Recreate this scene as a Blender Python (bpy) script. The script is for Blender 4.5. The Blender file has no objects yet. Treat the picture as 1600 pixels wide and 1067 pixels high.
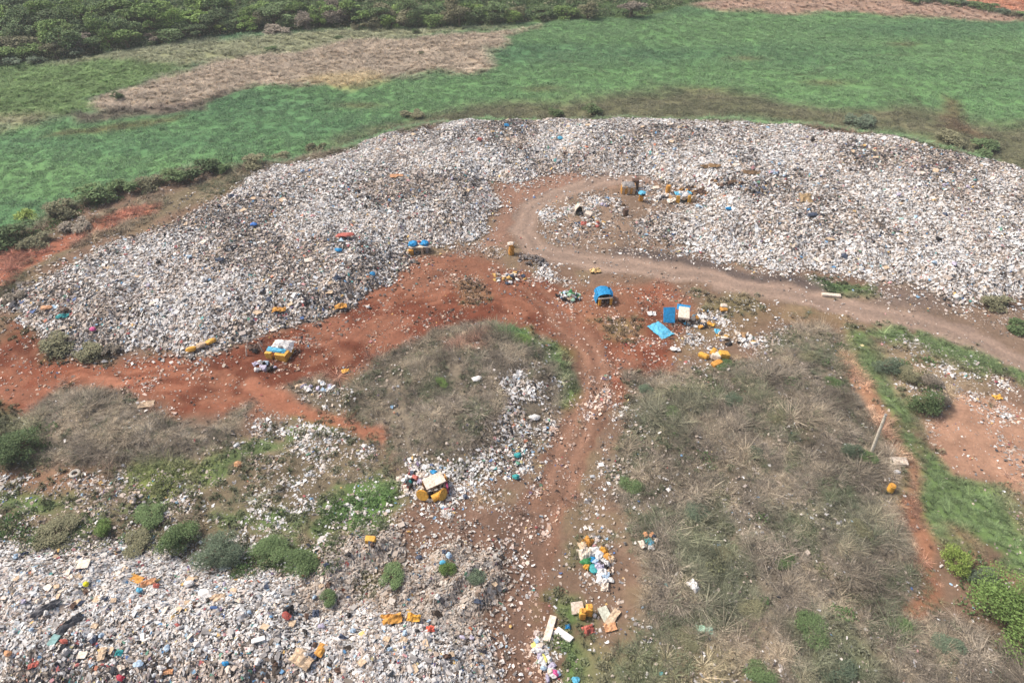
import bpy, bmesh, math, random
import numpy as np
from mathutils import Vector, Matrix, Euler

RS = np.random.RandomState(7)
random.seed(7)
sc = bpy.context.scene
COL = sc.collection

# ------------------------------------------------------------------ camera, world, sun, exposure
CAM_H, PITCH, FOC = 49.0, math.radians(40.6), 24.0
cam = bpy.data.cameras.new("camera"); cam.lens = FOC; cam.sensor_width = 36.0
cam.clip_start = 0.5; cam.clip_end = 6000
camo = bpy.data.objects.new("camera", cam); COL.objects.link(camo)
camo.location = (0, 0, CAM_H); camo.rotation_euler = (math.pi/2 - PITCH, 0, 0)
sc.camera = camo

SUN_EL, SUN_AZ = math.radians(52), math.radians(-72)      # azimuth measured from +Y, clockwise
world = bpy.data.worlds.new("World"); sc.world = world; world.use_nodes = True
wn = world.node_tree; wn.nodes.clear()
sky = wn.nodes.new("ShaderNodeTexSky"); sky.sky_type = 'NISHITA'; sky.sun_disc = False
sky.sun_elevation = SUN_EL; sky.sun_rotation = SUN_AZ
sky.air_density = 1.0; sky.dust_density = 6.0; sky.ozone_density = 0.6
bg = wn.nodes.new("ShaderNodeBackground"); bg.inputs[1].default_value = 0.13
wo = wn.nodes.new("ShaderNodeOutputWorld")
wn.links.new(sky.outputs[0], bg.inputs[0]); wn.links.new(bg.outputs[0], wo.inputs[0])
sun = bpy.data.lights.new("sun", 'SUN'); sun.energy = 2.7; sun.angle = math.radians(4)
sun.color = (1.0, 0.965, 0.91)
suno = bpy.data.objects.new("sun", sun); COL.objects.link(suno)
sd_ = Vector((math.sin(SUN_AZ)*math.cos(SUN_EL), math.cos(SUN_AZ)*math.cos(SUN_EL), math.sin(SUN_EL)))
suno.rotation_euler = (-sd_).to_track_quat('-Z', 'Y').to_euler(); suno.location = (0, 0, 120)
sc.view_settings.view_transform = 'Standard'; sc.view_settings.look = 'None'
sc.view_settings.gamma = 1.0; sc.view_settings.use_curve_mapping = False
sc.view_settings.exposure = 0.27
sc.cycles.use_denoising = True
HAZE = 0.00035
sc.cycles.volume_bounces = 1
sc.cycles.max_bounces = 4; sc.cycles.diffuse_bounces = 2; sc.cycles.glossy_bounces = 1

# ------------------------------------------------------------------ small maths
def lin(r, g, b):
    f = lambda c: ((c/255+0.055)/1.055)**2.4 if c > 10 else c/255/12.92
    return np.array([f(r), f(g), f(b)])
def hsh(ix, iy, seed):
    n = (ix.astype(np.int64)*374761393 + iy.astype(np.int64)*668265263 + seed*1274126177) & 0xffffffff
    n = ((n ^ (n >> 13))*1274126177) & 0xffffffff
    n = ((n ^ (n >> 16))*2246822519) & 0xffffffff
    return ((n ^ (n >> 15)) & 0xffffff)/float(0xffffff)
def vn(x, y, s, seed=0):
    x = np.asarray(x)/s + 1000; y = np.asarray(y)/s + 1000
    ix = np.floor(x); iy = np.floor(y); fx = x-ix; fy = y-iy
    fx = fx*fx*fx*(fx*(fx*6-15)+10); fy = fy*fy*fy*(fy*(fy*6-15)+10)
    a = hsh(ix, iy, seed); b = hsh(ix+1, iy, seed); c = hsh(ix, iy+1, seed); d = hsh(ix+1, iy+1, seed)
    return ((a+(b-a)*fx)*(1-fy) + (c+(d-c)*fx)*fy)*2-1
def fbm(x, y, s, o=4, seed=0):
    r = 0; a = 1.0; t = 0
    for i in range(o):
        r = r + a*vn(x, y, s, seed+i*17); t += a; a *= 0.5; s *= 0.5
    return r/t*1.5
def sst(a, b, x):
    t = np.clip((x-a)/(b-a), 0, 1); return t*t*(3-2*t)

# ------------------------------------------------------------------ where things stand: survey of the site in metres
W_, H_, F_ = 1600.0, 1067.0, 1600*FOC/36.0
SP, CP = math.sin(PITCH), math.cos(PITCH)
def ground_xy(px, py, z=0.0):
    u = (px-W_/2)/F_; v = (py-H_/2)/F_
    dy = CP - v*SP; dz = -SP - v*CP
    t = (z-CAM_H)/dz
    return u*t, dy*t
def pw(pts, z=0.0):
    return np.array([ground_xy(p[0], p[1], p[2] if len(p) > 2 else z) for p in pts])

RES = 0.25
MARSH_Z = -2.5
X0, X1, Y0, Y1 = -165.0, 165.0, 8.0, 250.0
NX, NY = int((X1-X0)/RES)+1, int((Y1-Y0)/RES)+1
gx = X0+np.arange(NX)*RES; gy = Y0+np.arange(NY)*RES
GX, GY = np.meshgrid(gx.astype(np.float32), gy.astype(np.float32))
WX = GX + 0.9*fbm(GX, GY, 5.0, 3, 91).astype(np.float32); WY = GY + 0.9*fbm(GX, GY, 5.0, 3, 55).astype(np.float32)

def sdist(poly, closed=True, X=None, Y=None, margin=8.0):
    """signed distance raster (positive inside); far cells get -margin"""
    X = WX if X is None else X; Y = WY if Y is None else Y
    out = np.full(GX.shape, -margin, np.float32)
    x0, y0 = poly.min(0)-margin; x1, y1 = poly.max(0)+margin
    i0 = max(0, int((x0-X0)/RES)); i1 = min(NX, int((x1-X0)/RES)+2)
    j0 = max(0, int((y0-Y0)/RES)); j1 = min(NY, int((y1-Y0)/RES)+2)
    if i1 <= i0 or j1 <= j0: return out
    x = X[j0:j1, i0:i1]; y = Y[j0:j1, i0:i1]
    d2 = np.full(x.shape, 1e9, np.float32); ins = np.zeros(x.shape, bool)
    n = len(poly)
    for k in range(n if closed else n-1):
        ax, ay = poly[k]; bx, by = poly[(k+1) % n]
        ex, ey = bx-ax, by-ay; L = ex*ex+ey*ey+1e-9
        t = np.clip(((x-ax)*ex+(y-ay)*ey)/L, 0, 1)
        dx = x-(ax+t*ex); dy = y-(ay+t*ey)
        d2 = np.minimum(d2, dx*dx+dy*dy)
        if closed:
            c = (ay > y) != (by > y)
            ins ^= c & (x < (bx-ax)*(y-ay)/((by-ay) if abs(by-ay) > 1e-9 else 1e-9)+ax)
    d = np.sqrt(d2)
    r = np.where(ins, d, -d) if closed else -d
    out[j0:j1, i0:i1] = np.maximum(r, -margin)
    return out
FWX = GX + 9*fbm(GX, GY, 26, 5, 291).astype(np.float32); FWY = GY + 4.5*fbm(GX, GY, 22, 5, 255).astype(np.float32)
def area(pts, z=0.0, soft=1.0, grow=0.0):
    return sst(-soft, soft, (sdist(pw(pts, z), True, FWX, FWY) if z == MARSH_Z else sdist(pw(pts, z)))+grow)
def stroke(pts, w, z=0.0, soft=0.6):
    return sst(-soft, soft, sdist(pw(pts, z), False)+w/2)

marsh_edge = pw([(-420, 470, -1), (-150, 420, -1), (0, 378, -1), (100, 328, -1), (300, 268, -1), (430, 252, 0), (520, 230, 0.2), (600, 203, 0.3), (650, 191, 0.3), (740, 182, 0.3), (860, 180, 0.3),
                 (1060, 180, 0.3), (1250, 188, 0.3), (1400, 209, 0.3), (1500, 230, 0.3), (1600, 260, 0.3), (1720, 300, 0.3), (2100, 400, 1)])
marsh_poly = np.vstack([marsh_edge, [[400, 120], [400, 600], [-400, 600], [-400, 60]]])
left_heap = pw([(18, 472), (15, 455), (60, 425, .8), (130, 390, 1), (220, 345, 1.5), (330, 303, 2), (430, 263, 0.5), (520, 238, 0.5),
    (600, 207, 0.5), (650, 195, 0.5), (740, 186, 0.5), (885, 184, 0.5), (885, 268, 1), (770, 268, .8), (776, 300, .5), (772, 330, .5), (745, 375), (690, 388),
    (640, 398), (600, 440), (560, 465), (500, 490), (440, 513), (400, 530), (340, 542), (290, 545), (205, 550), (160, 542), (110, 535), (60, 520), (30, 500)])
right_heap = pw([(835, 184, 0.5), (1000, 185, 0.5), (1060, 184, 0.5), (1150, 190, 0.5), (1250, 192, 0.5), (1400, 213, 0.5), (1500, 234, 0.5), (1600, 264, 0.5), (1720, 310, 0.5),
    (1760, 480), (1600, 470), (1480, 458), (1420, 440), (1350, 428), (1250, 415), (1150, 395), (1080, 383), (1010, 370), (975, 350), (1020, 330), (1110, 318), (1090, 295, .5), (1030, 280, .8), (1000, 266, 1), (930, 270, 1), (835, 268, 1)])
near_heap = pw([(-120, 860), (0, 852), (60, 848), (180, 850), (250, 860), (330, 882), (420, 890), (500, 908), (560, 928), (640, 942), (720, 962), (765, 985), (772, 1067), (772, 1150), (-120, 1150)])
ridges = [pw(p) for p in ([(520, 908), (560, 872), (612, 852)], [(610, 925), (660, 892), (700, 868)], [(680, 935), (720, 905), (752, 885)], [(740, 960), (765, 930)])]
dry_mid = pw([(560, 595), (640, 548), (720, 522), (800, 515), (872, 550), (885, 600), (850, 640), (800, 690), (770, 725), (690, 745), (630, 735), (590, 690), (545, 650), (470, 630), (500, 600)])
dry_left = pw([(50, 650), (110, 605), (180, 610), (240, 640), (330, 655), (430, 650), (350, 700), (300, 728), (200, 728), (100, 722), (50, 705)])
dry_right = pw([(990, 590), (1080, 585), (1150, 555), (1215, 508), (1290, 508), (1330, 560), (1350, 620), (1368, 690), (1385, 760), (1405, 830), (1415, 930), (1500, 965), (1600, 1000), (1700, 1040), (1700, 1160), (850, 1160), (880, 1060), (975, 960), (940, 830), (905, 790), (945, 720), (965, 650)])

# heights
HWX = GX + 2.6*fbm(GX, GY, 8.0, 4, 191).astype(np.float32); HWY = GY + 2.2*fbm(GX, GY, 8.0, 4, 155).astype(np.float32)
S_left = sdist(left_heap, True, HWX, HWY, 6); S_right = sdist(right_heap, True, HWX, HWY, 6); S_near = sdist(near_heap, margin=6)
S_heap = np.maximum(S_left, S_right)
lump = fbm(GX, GY, 4.0, 4, 3); fine = fbm(GX, GY, 1.1, 3, 8)
Sm = sdist(marsh_poly, margin=9)
HT = 0.25*fbm(GX, GY, 9.0, 4, 1) + 0.05*fine
HT = HT + MARSH_Z*sst(-2.0, 4.0, Sm)
hp = sst(-0.6, 6.0, S_heap+0.5*lump)
HT = HT + hp*(1.5+0.22*lump+0.16*fine)
hn = sst(-0.6, 5.0, S_near+0.5*lump)
HT = HT + hn*(1.8+0.3*lump+0.20*fine)
for r in ridges:
    dd = -sdist(r, False, margin=5)
    HT = HT + .85*np.exp(-(dd/1.1)**2)*(0.8+0.5*lump+0.35*fine)
for pl, hh in ((dry_mid, 1.7), (dry_left, 1.5), (dry_right, 0.8)):
    HT = HT + sst(-0.5, 6.0, sdist(pl))*(hh+0.35*lump)
# the red working floor and the tracks are worn down, with wheel ruts
track_main = pw([(800, 430), (860, 472), (905, 520), (925, 570), (925, 620), (905, 670), (880, 740), (850, 800), (830, 870), (815, 950), (805, 1067), (800, 1160)])
road = pw([(1060, 276), (1000, 280), (930, 285), (870, 300), (827, 328), (812, 360), (838, 388), (900, 402), (1000, 417), (1100, 433), (1200, 455), (1300, 475), (1400, 496), (1500, 527), (1600, 562), (1720, 612)])
ruts = [pw(p) for p in ([(120, 590), (260, 590), (400, 575), (520, 530), (620, 475), (720, 455), (820, 475), (890, 530)], [(240, 610), (360, 612), (470, 585), (580, 525), (680, 485), (770, 480), (850, 505), (895, 560)],
    [(400, 545), (500, 520), (600, 470), (660, 430), (760, 415), (830, 440)], [(350, 560), (420, 600), (470, 640)], [(300, 575), (420, 560), (560, 500), (640, 460), (720, 430)], [(860, 450), (920, 500), (940, 560), (940, 640), (915, 700)], [(700, 470), (790, 460), (870, 500), (910, 560)])]
D_RUT = np.full(GX.shape, 9.0, np.float32)
for r in ruts: D_RUT = np.minimum(D_RUT, np.abs(-sdist(r, False, margin=8)-.8))
HT = HT - 0.09*np.exp(-(D_RUT/.22)**2) + 0.05*np.exp(-((D_RUT-.42)/.18)**2)
d_road = -sdist(road, False, margin=8); d_trk = -sdist(track_main, False, margin=8)
for dd, wd in ((d_road, 1.8), (d_trk, 1.5)):
    HT = HT - 0.10*sst(wd+.5, wd-.3, dd) - 0.07*np.exp(-((dd-0.85)/0.28)**2)
HT = HT - 1.1*np.exp(-((GX-pw([(1322, 938)])[0, 0])**2+(GY-pw([(1322, 938)])[0, 1])**2)/1.6)
HT = HT.astype(np.float32)
for r in ridges: S_near = np.maximum(S_near, 1.1-np.minimum(-sdist(r, False, margin=5), 7)+.7*lump.astype(np.float32))

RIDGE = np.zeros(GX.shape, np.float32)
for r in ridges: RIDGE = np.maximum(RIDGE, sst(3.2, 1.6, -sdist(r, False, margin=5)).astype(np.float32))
def samp(R, x, y):
    fx = np.clip((np.asarray(x)-X0)/RES, 0, NX-1.001); fy = np.clip((np.asarray(y)-Y0)/RES, 0, NY-1.001)
    i = fx.astype(int); j = fy.astype(int); u = fx-i; v = fy-j
    if R.ndim == 3: u = u[..., None]; v = v[..., None]
    return (R[j, i]*(1-u)+R[j, i+1]*u)*(1-v)+(R[j+1, i]*(1-u)+R[j+1, i+1]*u)*v
def hz(x, y): return float(samp(HT, np.array([x]), np.array([y]))[0])
def at(px, py):
    z = 0.0
    for _ in range(8):
        x, y = ground_xy(px, py, z); z = 0.5*z+0.5*hz(x, y)
    x, y = ground_xy(px, py, z)
    return Vector((x, y, hz(x, y)))

# ------------------------------------------------------------------ ground colours (base colour of soil, grass, mud)
n1 = fbm(GX, GY, 14, 4, 21)[..., None]; n2 = fbm(GX, GY, 3.0, 4, 22)[..., None]; n3 = fbm(GX, GY, 0.9, 3, 23)[..., None]
# marsh drift: long streaks, stretched along x
st = fbm(GX*0.35+0.12*GY, GY, 5.0, 5, 31)[..., None]; st2 = fbm(GX*0.25-0.05*GY, GY*1.1, 22, 4, 32)[..., None]
C = np.zeros(GX.shape+(3,), np.float32)
def mixc(m, c, var=0.12, n=None, amt=1.0):
    global C
    m = (m*amt)[..., None].astype(np.float32)
    cc = np.asarray(c)*(1+var*(n2 if n is None else n)+var*0.7*n3)
    C = C*(1-m)+cc.astype(np.float32)*m
ONE = np.ones(GX.shape, np.float32)
RED = lin(132, 80, 60); REDD = lin(112, 66, 50); BROWN = lin(122, 100, 84); TAN = lin(176, 150, 128); ROADC = lin(138, 119, 106)
GRASS = lin(84, 118, 62); DGREEN = lin(66, 92, 62); DRY = lin(128, 117, 101); DRYD = lin(98, 90, 76); DARK = lin(88, 78, 72)
MARSH = lin(86, 124, 86); MARSHB = lin(110, 147, 92); REED = lin(164, 147, 126); OLIVE = lin(138, 140, 106); BGREEN = lin(110, 138, 78)
mixc(ONE, BROWN, .18)
mixc(sst(0.0, 0.5, n2[..., 0]+.2*n1[..., 0]), lin(118, 104, 82), .15, amt=.7)
# marsh
mm = sst(-2.5, 0.5, Sm)
mixc(mm, MARSH, .14, st)
mixc(mm*sst(-.7, 1.1, st2[..., 0]+.25*st[..., 0]+sst(-20, 80, GX)*.6), MARSHB, .12, st, .8)
mixc(mm*sst(.30, .7, st[..., 0])*sst(140, 90, GY), lin(78, 114, 84), .1, amt=.35)
def px_area(pts, c, var=.12, soft=1.0, z=0.0, amt=1.0, n=None):
    m = area(pts, z, soft); mixc(m, c, var, n, amt); return m
MZ = MARSH_Z
px_area([(560, 195), (650, 172), (720, 158), (850, 152), (1000, 140), (1150, 144), (1300, 162), (1400, 168), (1500, 184), (1600, 190), (1750, 200), (1750, 330), (1600, 275), (1500, 245), (1400, 220), (1250, 200), (1050, 192), (800, 192), (650, 205), (540, 245), (510, 238)], lin(108, 96, 78), .3, 4.5, MZ, .8)
px_area([(1430, 175), (1450, 150), (1480, 160), (1470, 190), (1520, 210), (1450, 205)], lin(104, 78, 62), .2, 2, MZ, .7)
m_bright = px_area([(-80, 112), (0, 106), (100, 94), (285, 98), (262, 115), (200, 130), (112, 160), (132, 175), (60, 192), (0, 192), (-80, 200)], BGREEN, .2, 1.5, MZ)
m_olive = px_area([(130, 97), (230, 76), (330, 64), (560, 42), (720, 38), (800, 40), (560, 62), (420, 88), (300, 106), (200, 108)], OLIVE, .2, 2.0, MZ)
m_reed = px_area([(108, 168), (200, 132), (330, 97), (430, 84), (560, 60), (720, 52), (850, 38), (765, 55), (738, 75), (734, 106), (600, 125), (500, 137), (380, 140), (300, 160), (235, 180), (150, 180)], REED, .18, 1.5, MZ)
m_reed2 = px_area([(-60, 215), (0, 192), (60, 182), (75, 190), (40, 205), (0, 207), (-60, 225)], lin(160, 146, 116), .18, 3, MZ, .7)
px_area([(420, 132), (470, 120), (590, 118), (588, 128), (500, 140)], lin(178, 158, 108), .15, 2, MZ, .7)
px_area([(85, 184), (150, 178), (280, 163), (335, 148), (300, 177), (220, 186), (120, 192)], lin(110, 96, 86), .15, 1.5, MZ, .85)
px_area([(60, 222), (110, 205), (250, 190), (210, 205), (120, 217)], lin(112, 98, 66), .2, 2.5, MZ, .75)
px_area([(60, 60), (130, 40), (240, 50), (330, 55), (340, 66), (240, 78), (130, 95), (90, 92)], lin(118, 118, 92), .2, 2.0, MZ, .8)
m_tan = px_area([(1085, 6), (1250, -14), (1800, -30), (1800, 60), (1600, 36), (1400, 27), (1200, 22), (1120, 16)], lin(158, 130, 112), .12, 2.5, MZ)
px_area([(1505, 14), (1520, -14), (1800, -20), (1800, 30), (1600, 18)], lin(176, 120, 92), .12, 1.5, MZ)
m_chan = np.zeros(GX.shape, np.float32)
for ln, w in (([(1248, 120), (1290, 106), (1330, 97), (1385, 86), (1420, 84)], .9), ([(1555, 82), (1600, 88), (1660, 94)], .7), ([(865, 93), (905, 100), (940, 112)], .7), ([(965, 86), (985, 102)], .6), ([(1410, 140), (1440, 165), (1455, 190)], .9), ([(1150, 130), (1195, 138)], .5)):
    q_ = stroke(ln, w, MZ, .8); m_chan = np.maximum(m_chan, q_); mixc(q_, lin(74, 80, 60), .2, amt=.85)
for c, rx in (((1165, 94), 4), ((1410, 70), 3.5), ((1290, 130), 5), ((1100, 140), 4), ((560, 165), 5), ((850, 140), 4)):
    p = pw([c], MZ)[0]
    mixc(np.exp(-(((GX-p[0])/rx)**2+((GY-p[1])/1.7)**2)).astype(np.float32), lin(118, 108, 76), .2, amt=.6)
fpoly = np.vstack([pw([(-260, 128), (-100, 116), (0, 106), (60, 98), (130, 90), (220, 74), (300, 60), (360, 54), (450, 47), (560, 47), (700, 44), (790, 39), (900, 32), (1000, 29), (1060, 14), (1110, -6)], MZ), [[95, 260], [60, 600], [-400, 600], [-400, 180]]])
S_forest = sdist(fpoly)
mixc(sst(-1.5, 1.5, S_forest), lin(70, 88, 52), .25)
# platform outside strip, left
px_area([(-80, 440), (0, 398), (60, 376), (130, 346), (200, 322), (300, 290), (420, 258), (520, 232), (530, 245), (330, 310), (150, 372), (30, 445), (-80, 520)], lin(124, 112, 90), .2, 1.5)
px_area([(-80, 450), (0, 400), (60, 382), (135, 350), (190, 330), (245, 318), (232, 334), (150, 366), (75, 402), (28, 440), (0, 452), (-80, 500)], lin(158, 102, 80), .15, .8)
# red working floor
m_red = px_area([(-80, 560), (0, 545), (20, 505), (55, 525), (130, 562), (230, 562), (300, 552), (380, 540), (440, 518), (520, 482), (600, 438), (640, 403), (740, 398), (800, 425), (880, 455), (960, 445), (1040, 440), (1085, 480), (1060, 530), (1050, 575), (980, 590), (960, 640), (890, 640), (895, 560), (870, 520), (800, 508), (720, 515), (640, 540), (560, 575), (490, 600), (440, 620), (400, 645), (300, 642), (230, 628), (150, 602), (90, 610), (50, 640), (-80, 655)], RED, .3, 1.2)
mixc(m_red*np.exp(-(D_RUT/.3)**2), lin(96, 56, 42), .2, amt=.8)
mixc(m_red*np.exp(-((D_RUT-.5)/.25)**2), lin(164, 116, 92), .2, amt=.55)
sk = fbm(GX*.35-GY*.12, GY*.9+GX*.15, 3.0, 4, 44)
mixc(m_red*sst(-.25, .5, n1[..., 0]+.6*n2[..., 0]+.3*sk), lin(98, 56, 42), .3, amt=.9)
mixc(m_red*sst(.25, .6, sk), lin(160, 112, 90), .2, amt=.5)
mixc(m_red*sst(.15, .6, -n2[..., 0]), lin(152, 104, 82), .1, amt=.6)
px_area([(640, 400), (760, 396), (800, 425), (780, 450), (700, 450), (620, 450), (600, 438)], lin(128, 92, 74), .15, 2, amt=.6)
px_area([(880, 435), (1000, 445), (1000, 520), (930, 520), (890, 480)], lin(140, 104, 82), .15, 2.5, amt=.6)
px_area([(1200, 480), (1330, 480), (1340, 520), (1260, 512), (1200, 500), (1060, 560), (1080, 500), (1100, 470)], lin(132, 112, 86), .2, 2, amt=.8)
# brown haul road area
px_area([(755, 262), (1010, 268), (1070, 285), (1000, 300), (900, 292), (850, 312), (800, 350), (795, 385), (745, 385), (780, 330), (780, 290)], lin(138, 108, 92), .14, 1.2)
px_area([(845, 305), (1000, 290), (1100, 300), (1010, 345), (1000, 370), (1100, 398), (1290, 438), (1480, 470), (1600, 480), (1720, 500), (1720, 600), (1600, 548), (1400, 484), (1200, 446), (1000, 406), (860, 385), (835, 350)], lin(128, 108, 92), .2, 1.2)
px_area([(950, 386), (1060, 400), (1200, 428), (1310, 446), (1310, 466), (1180, 444), (1060, 422), (950, 405)], lin(84, 75, 72), .2, 1.0, amt=.9)
px_area([(1370, 440), (1480, 455), (1500, 480), (1450, 490), (1360, 478)], lin(112, 98, 90), .15, 1.2, amt=.7)
m_track = sst(2.2, 1.5, d_trk+.4*n3[..., 0]+.4*n2[..., 0]); m_road = sst(2.2, 1.5, d_road+.25*n3[..., 0]+.35*n2[..., 0])
wt = sst(75, 45, GY)
mixc(m_track, RED*.9, .15); mixc(m_track*wt, lin(122, 94, 78), .15)
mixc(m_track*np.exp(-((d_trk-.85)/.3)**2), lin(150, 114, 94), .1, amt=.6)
mixc(m_road, ROADC, .07); mixc(m_road*np.exp(-((d_road-.95)/.35)**2), lin(164, 140, 124), .05, amt=.7)
mixc(stroke([(1255, 458), (1270, 470), (1290, 482)], .5), lin(116, 98, 86), amt=.6)
mixc(stroke([(395, 605), (440, 632), (500, 655), (545, 672), (590, 690)], 1.7), lin(160, 114, 92), .15)
px_area([(640, 780), (760, 790), (860, 800), (855, 860), (840, 960), (835, 1067), (835, 1160), (765, 1160), (772, 1067), (770, 960), (785, 890), (740, 860), (640, 850), (560, 830), (600, 800)], lin(116, 92, 78), .2, 1.0)
# dry brush mounds and weed ground
for pl in (dry_mid, dry_left, dry_right):
    m = sst(-1.2, 1.0, sdist(pl, True, HWX, HWY))
    mixc(m, DRY, .22); mixc(m*sst(.0, .6, n2[..., 0]+.6*n1[..., 0]), DRYD, .15, amt=.8)
m_dry = np.maximum.reduce([sst(-1.2, 1.0, sdist(pl, True, HWX, HWY)) for pl in (dry_mid, dry_left, dry_right)])
m_dryr = sst(-1.2, 1, sdist(dry_right, True, HWX, HWY))
px_area([(690, 540), (760, 530), (770, 560), (700, 560)], lin(140, 96, 76), .1, 1, amt=.7)
mixed_band = area([(-80, 725), (100, 725), (300, 730), (360, 700), (430, 650), (480, 635), (560, 670), (620, 740), (640, 790), (600, 850), (500, 900), (330, 880), (180, 850), (-80, 855)], soft=1.2)
mixc(mixed_band, lin(118, 106, 86), .25); mixc(mixed_band*sst(.1, .5, n2[..., 0]), lin(84, 106, 62), .2, amt=.8); mixc(mixed_band*sst(.3, .6, -n1[..., 0]-.3*n2[..., 0]), lin(146, 102, 78), .15, amt=.8)
px_area([(-80, 725), (60, 728), (160, 735), (150, 760), (60, 765), (-80, 770)], lin(150, 108, 86), .15, 1.5, amt=.6)
m_path = stroke([(395, 605), (440, 632), (500, 655), (545, 672), (590, 690)], 1.6, 0, .5); mixc(m_path, lin(150, 100, 78), .15, amt=.95)
# green patches: short grass and weeds
green_list = [
 ([(1325, 515), (1400, 508), (1500, 540), (1600, 575), (1720, 630), (1720, 660), (1600, 602), (1500, 572), (1420, 540), (1372, 532), (1380, 565), (1405, 610), (1440, 680), (1500, 738), (1560, 758), (1600, 830), (1700, 900), (1700, 960), (1600, 900), (1530, 880), (1470, 840), (1425, 790), (1410, 745), (1402, 690), (1372, 620), (1345, 575)], lin(104, 130, 78), .92),
 ([(785, 517), (830, 512), (842, 540), (825, 550), (790, 540)], lin(80, 120, 60), 1), ([(862, 540), (880, 535), (895, 580), (885, 600), (868, 580)], lin(84, 120, 62), 1),
 ([(878, 605), (895, 600), (895, 625), (882, 628)], lin(84, 120, 62), .9),
 ([(190, 722), (300, 715), (330, 730), (310, 770), (250, 790), (190, 770)], lin(120, 130, 74), 1), ([(500, 790), (560, 765), (620, 760), (625, 785), (560, 825), (500, 840)], lin(88, 122, 60), .95),
 ([(340, 800), (480, 790), (500, 815), (420, 830), (350, 820)], lin(86, 122, 62), .8), ([(560, 905), (620, 890), (640, 910), (570, 925)], lin(92, 112, 66), .8),
 ([(60, 775), (110, 770), (115, 785), (60, 790)], lin(78, 120, 56), .8), ([(200, 795), (265, 793), (265, 812), (200, 812)], lin(74, 110, 58), .8),
 ([(855, 950), (900, 940), (905, 1000), (925, 1040), (920, 1090), (880, 1080), (858, 1000)], lin(86, 118, 64), .9), ([(940, 1020), (1060, 1000), (1150, 1040), (1150, 1160), (930, 1160)], lin(100, 108, 72), .7),
 ([(1280, 440), (1365, 445), (1372, 460), (1300, 462)], lin(78, 110, 62), .9), ([(890, 860), (930, 850), (950, 880), (900, 900)], lin(96, 112, 72), .6),
 ([(1040, 790), (1130, 780), (1160, 850), (1200, 960), (1130, 1000), (1060, 900)], lin(92, 104, 74), .65), ([(960, 620), (1080, 600), (1120, 640), (1080, 700), (970, 690)], lin(98, 104, 78), .55),
 ([(1220, 980), (1330, 980), (1400, 1080), (1250, 1100)], lin(88, 104, 70), .6), ([(1190, 800), (1380, 770), (1400, 850), (1230, 860)], lin(104, 108, 84), .5),
 ([(930, 500), (990, 490), (1000, 520), (960, 535)], lin(118, 112, 76), .6), ([(1090, 455), (1200, 465), (1190, 500), (1100, 480)], lin(112, 108, 74), .6), ([(710, 440), (750, 430), (765, 470), (720, 480)], lin(138, 118, 86), .6),
 ([(-80, 610), (40, 645), (60, 720), (-80, 730)], lin(98, 108, 76), .7), ([(60, 515), (190, 545), (190, 565), (70, 555)], lin(104, 104, 78), .7), ([(-80, 490), (20, 500), (30, 525), (-80, 540)], lin(120, 104, 78), .6)]
m_green = np.zeros(GX.shape, np.float32); m_strip = area(green_list[0][0], 0, .9).astype(np.float32)
for pts, c, a in green_list:
    m = area(pts, 0, 1.5); m = m*sst(-.75, .1, n2[..., 0]+.5*n3[..., 0]+.45-.9*(1-m)); mixc(m, c, .2, amt=a); m_green = np.maximum(m_green, m*a)
px_area([(1435, 655), (1520, 612), (1600, 640), (1700, 690), (1700, 770), (1600, 760), (1545, 745), (1490, 730), (1455, 690)], lin(164, 128, 106), .2, 1)
mixc(stroke([(1325, 560), (1360, 615), (1392, 680), (1425, 745), (1440, 790)], 1.5), lin(160, 122, 96), .12); mixc(stroke([(1440, 790), (1445, 850), (1442, 920), (1425, 955)], 1.8), lin(150, 108, 84), .12)
mixc(stroke([(1500, 830), (1540, 870), (1570, 905)], 1.5), lin(150, 118, 92), .12, amt=.7)
px_area([(1360, 545), (1420, 535), (1520, 600), (1480, 640), (1430, 655), (1390, 590)], lin(140, 124, 100), .2, 1.2, amt=.8)
px_area([(1060, 1010), (1200, 1000), (1180, 1090), (1050, 1090)], lin(168, 146, 116), .12, 2, amt=.45)
# heap beds: compacted dirt between the pieces
mh = np.maximum(sst(-.8, .4, S_heap), sst(-.8, .4, S_near))
mixc(mh, lin(112, 102, 92), .2)
C = np.clip(C, 0.01, 0.9)

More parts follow.
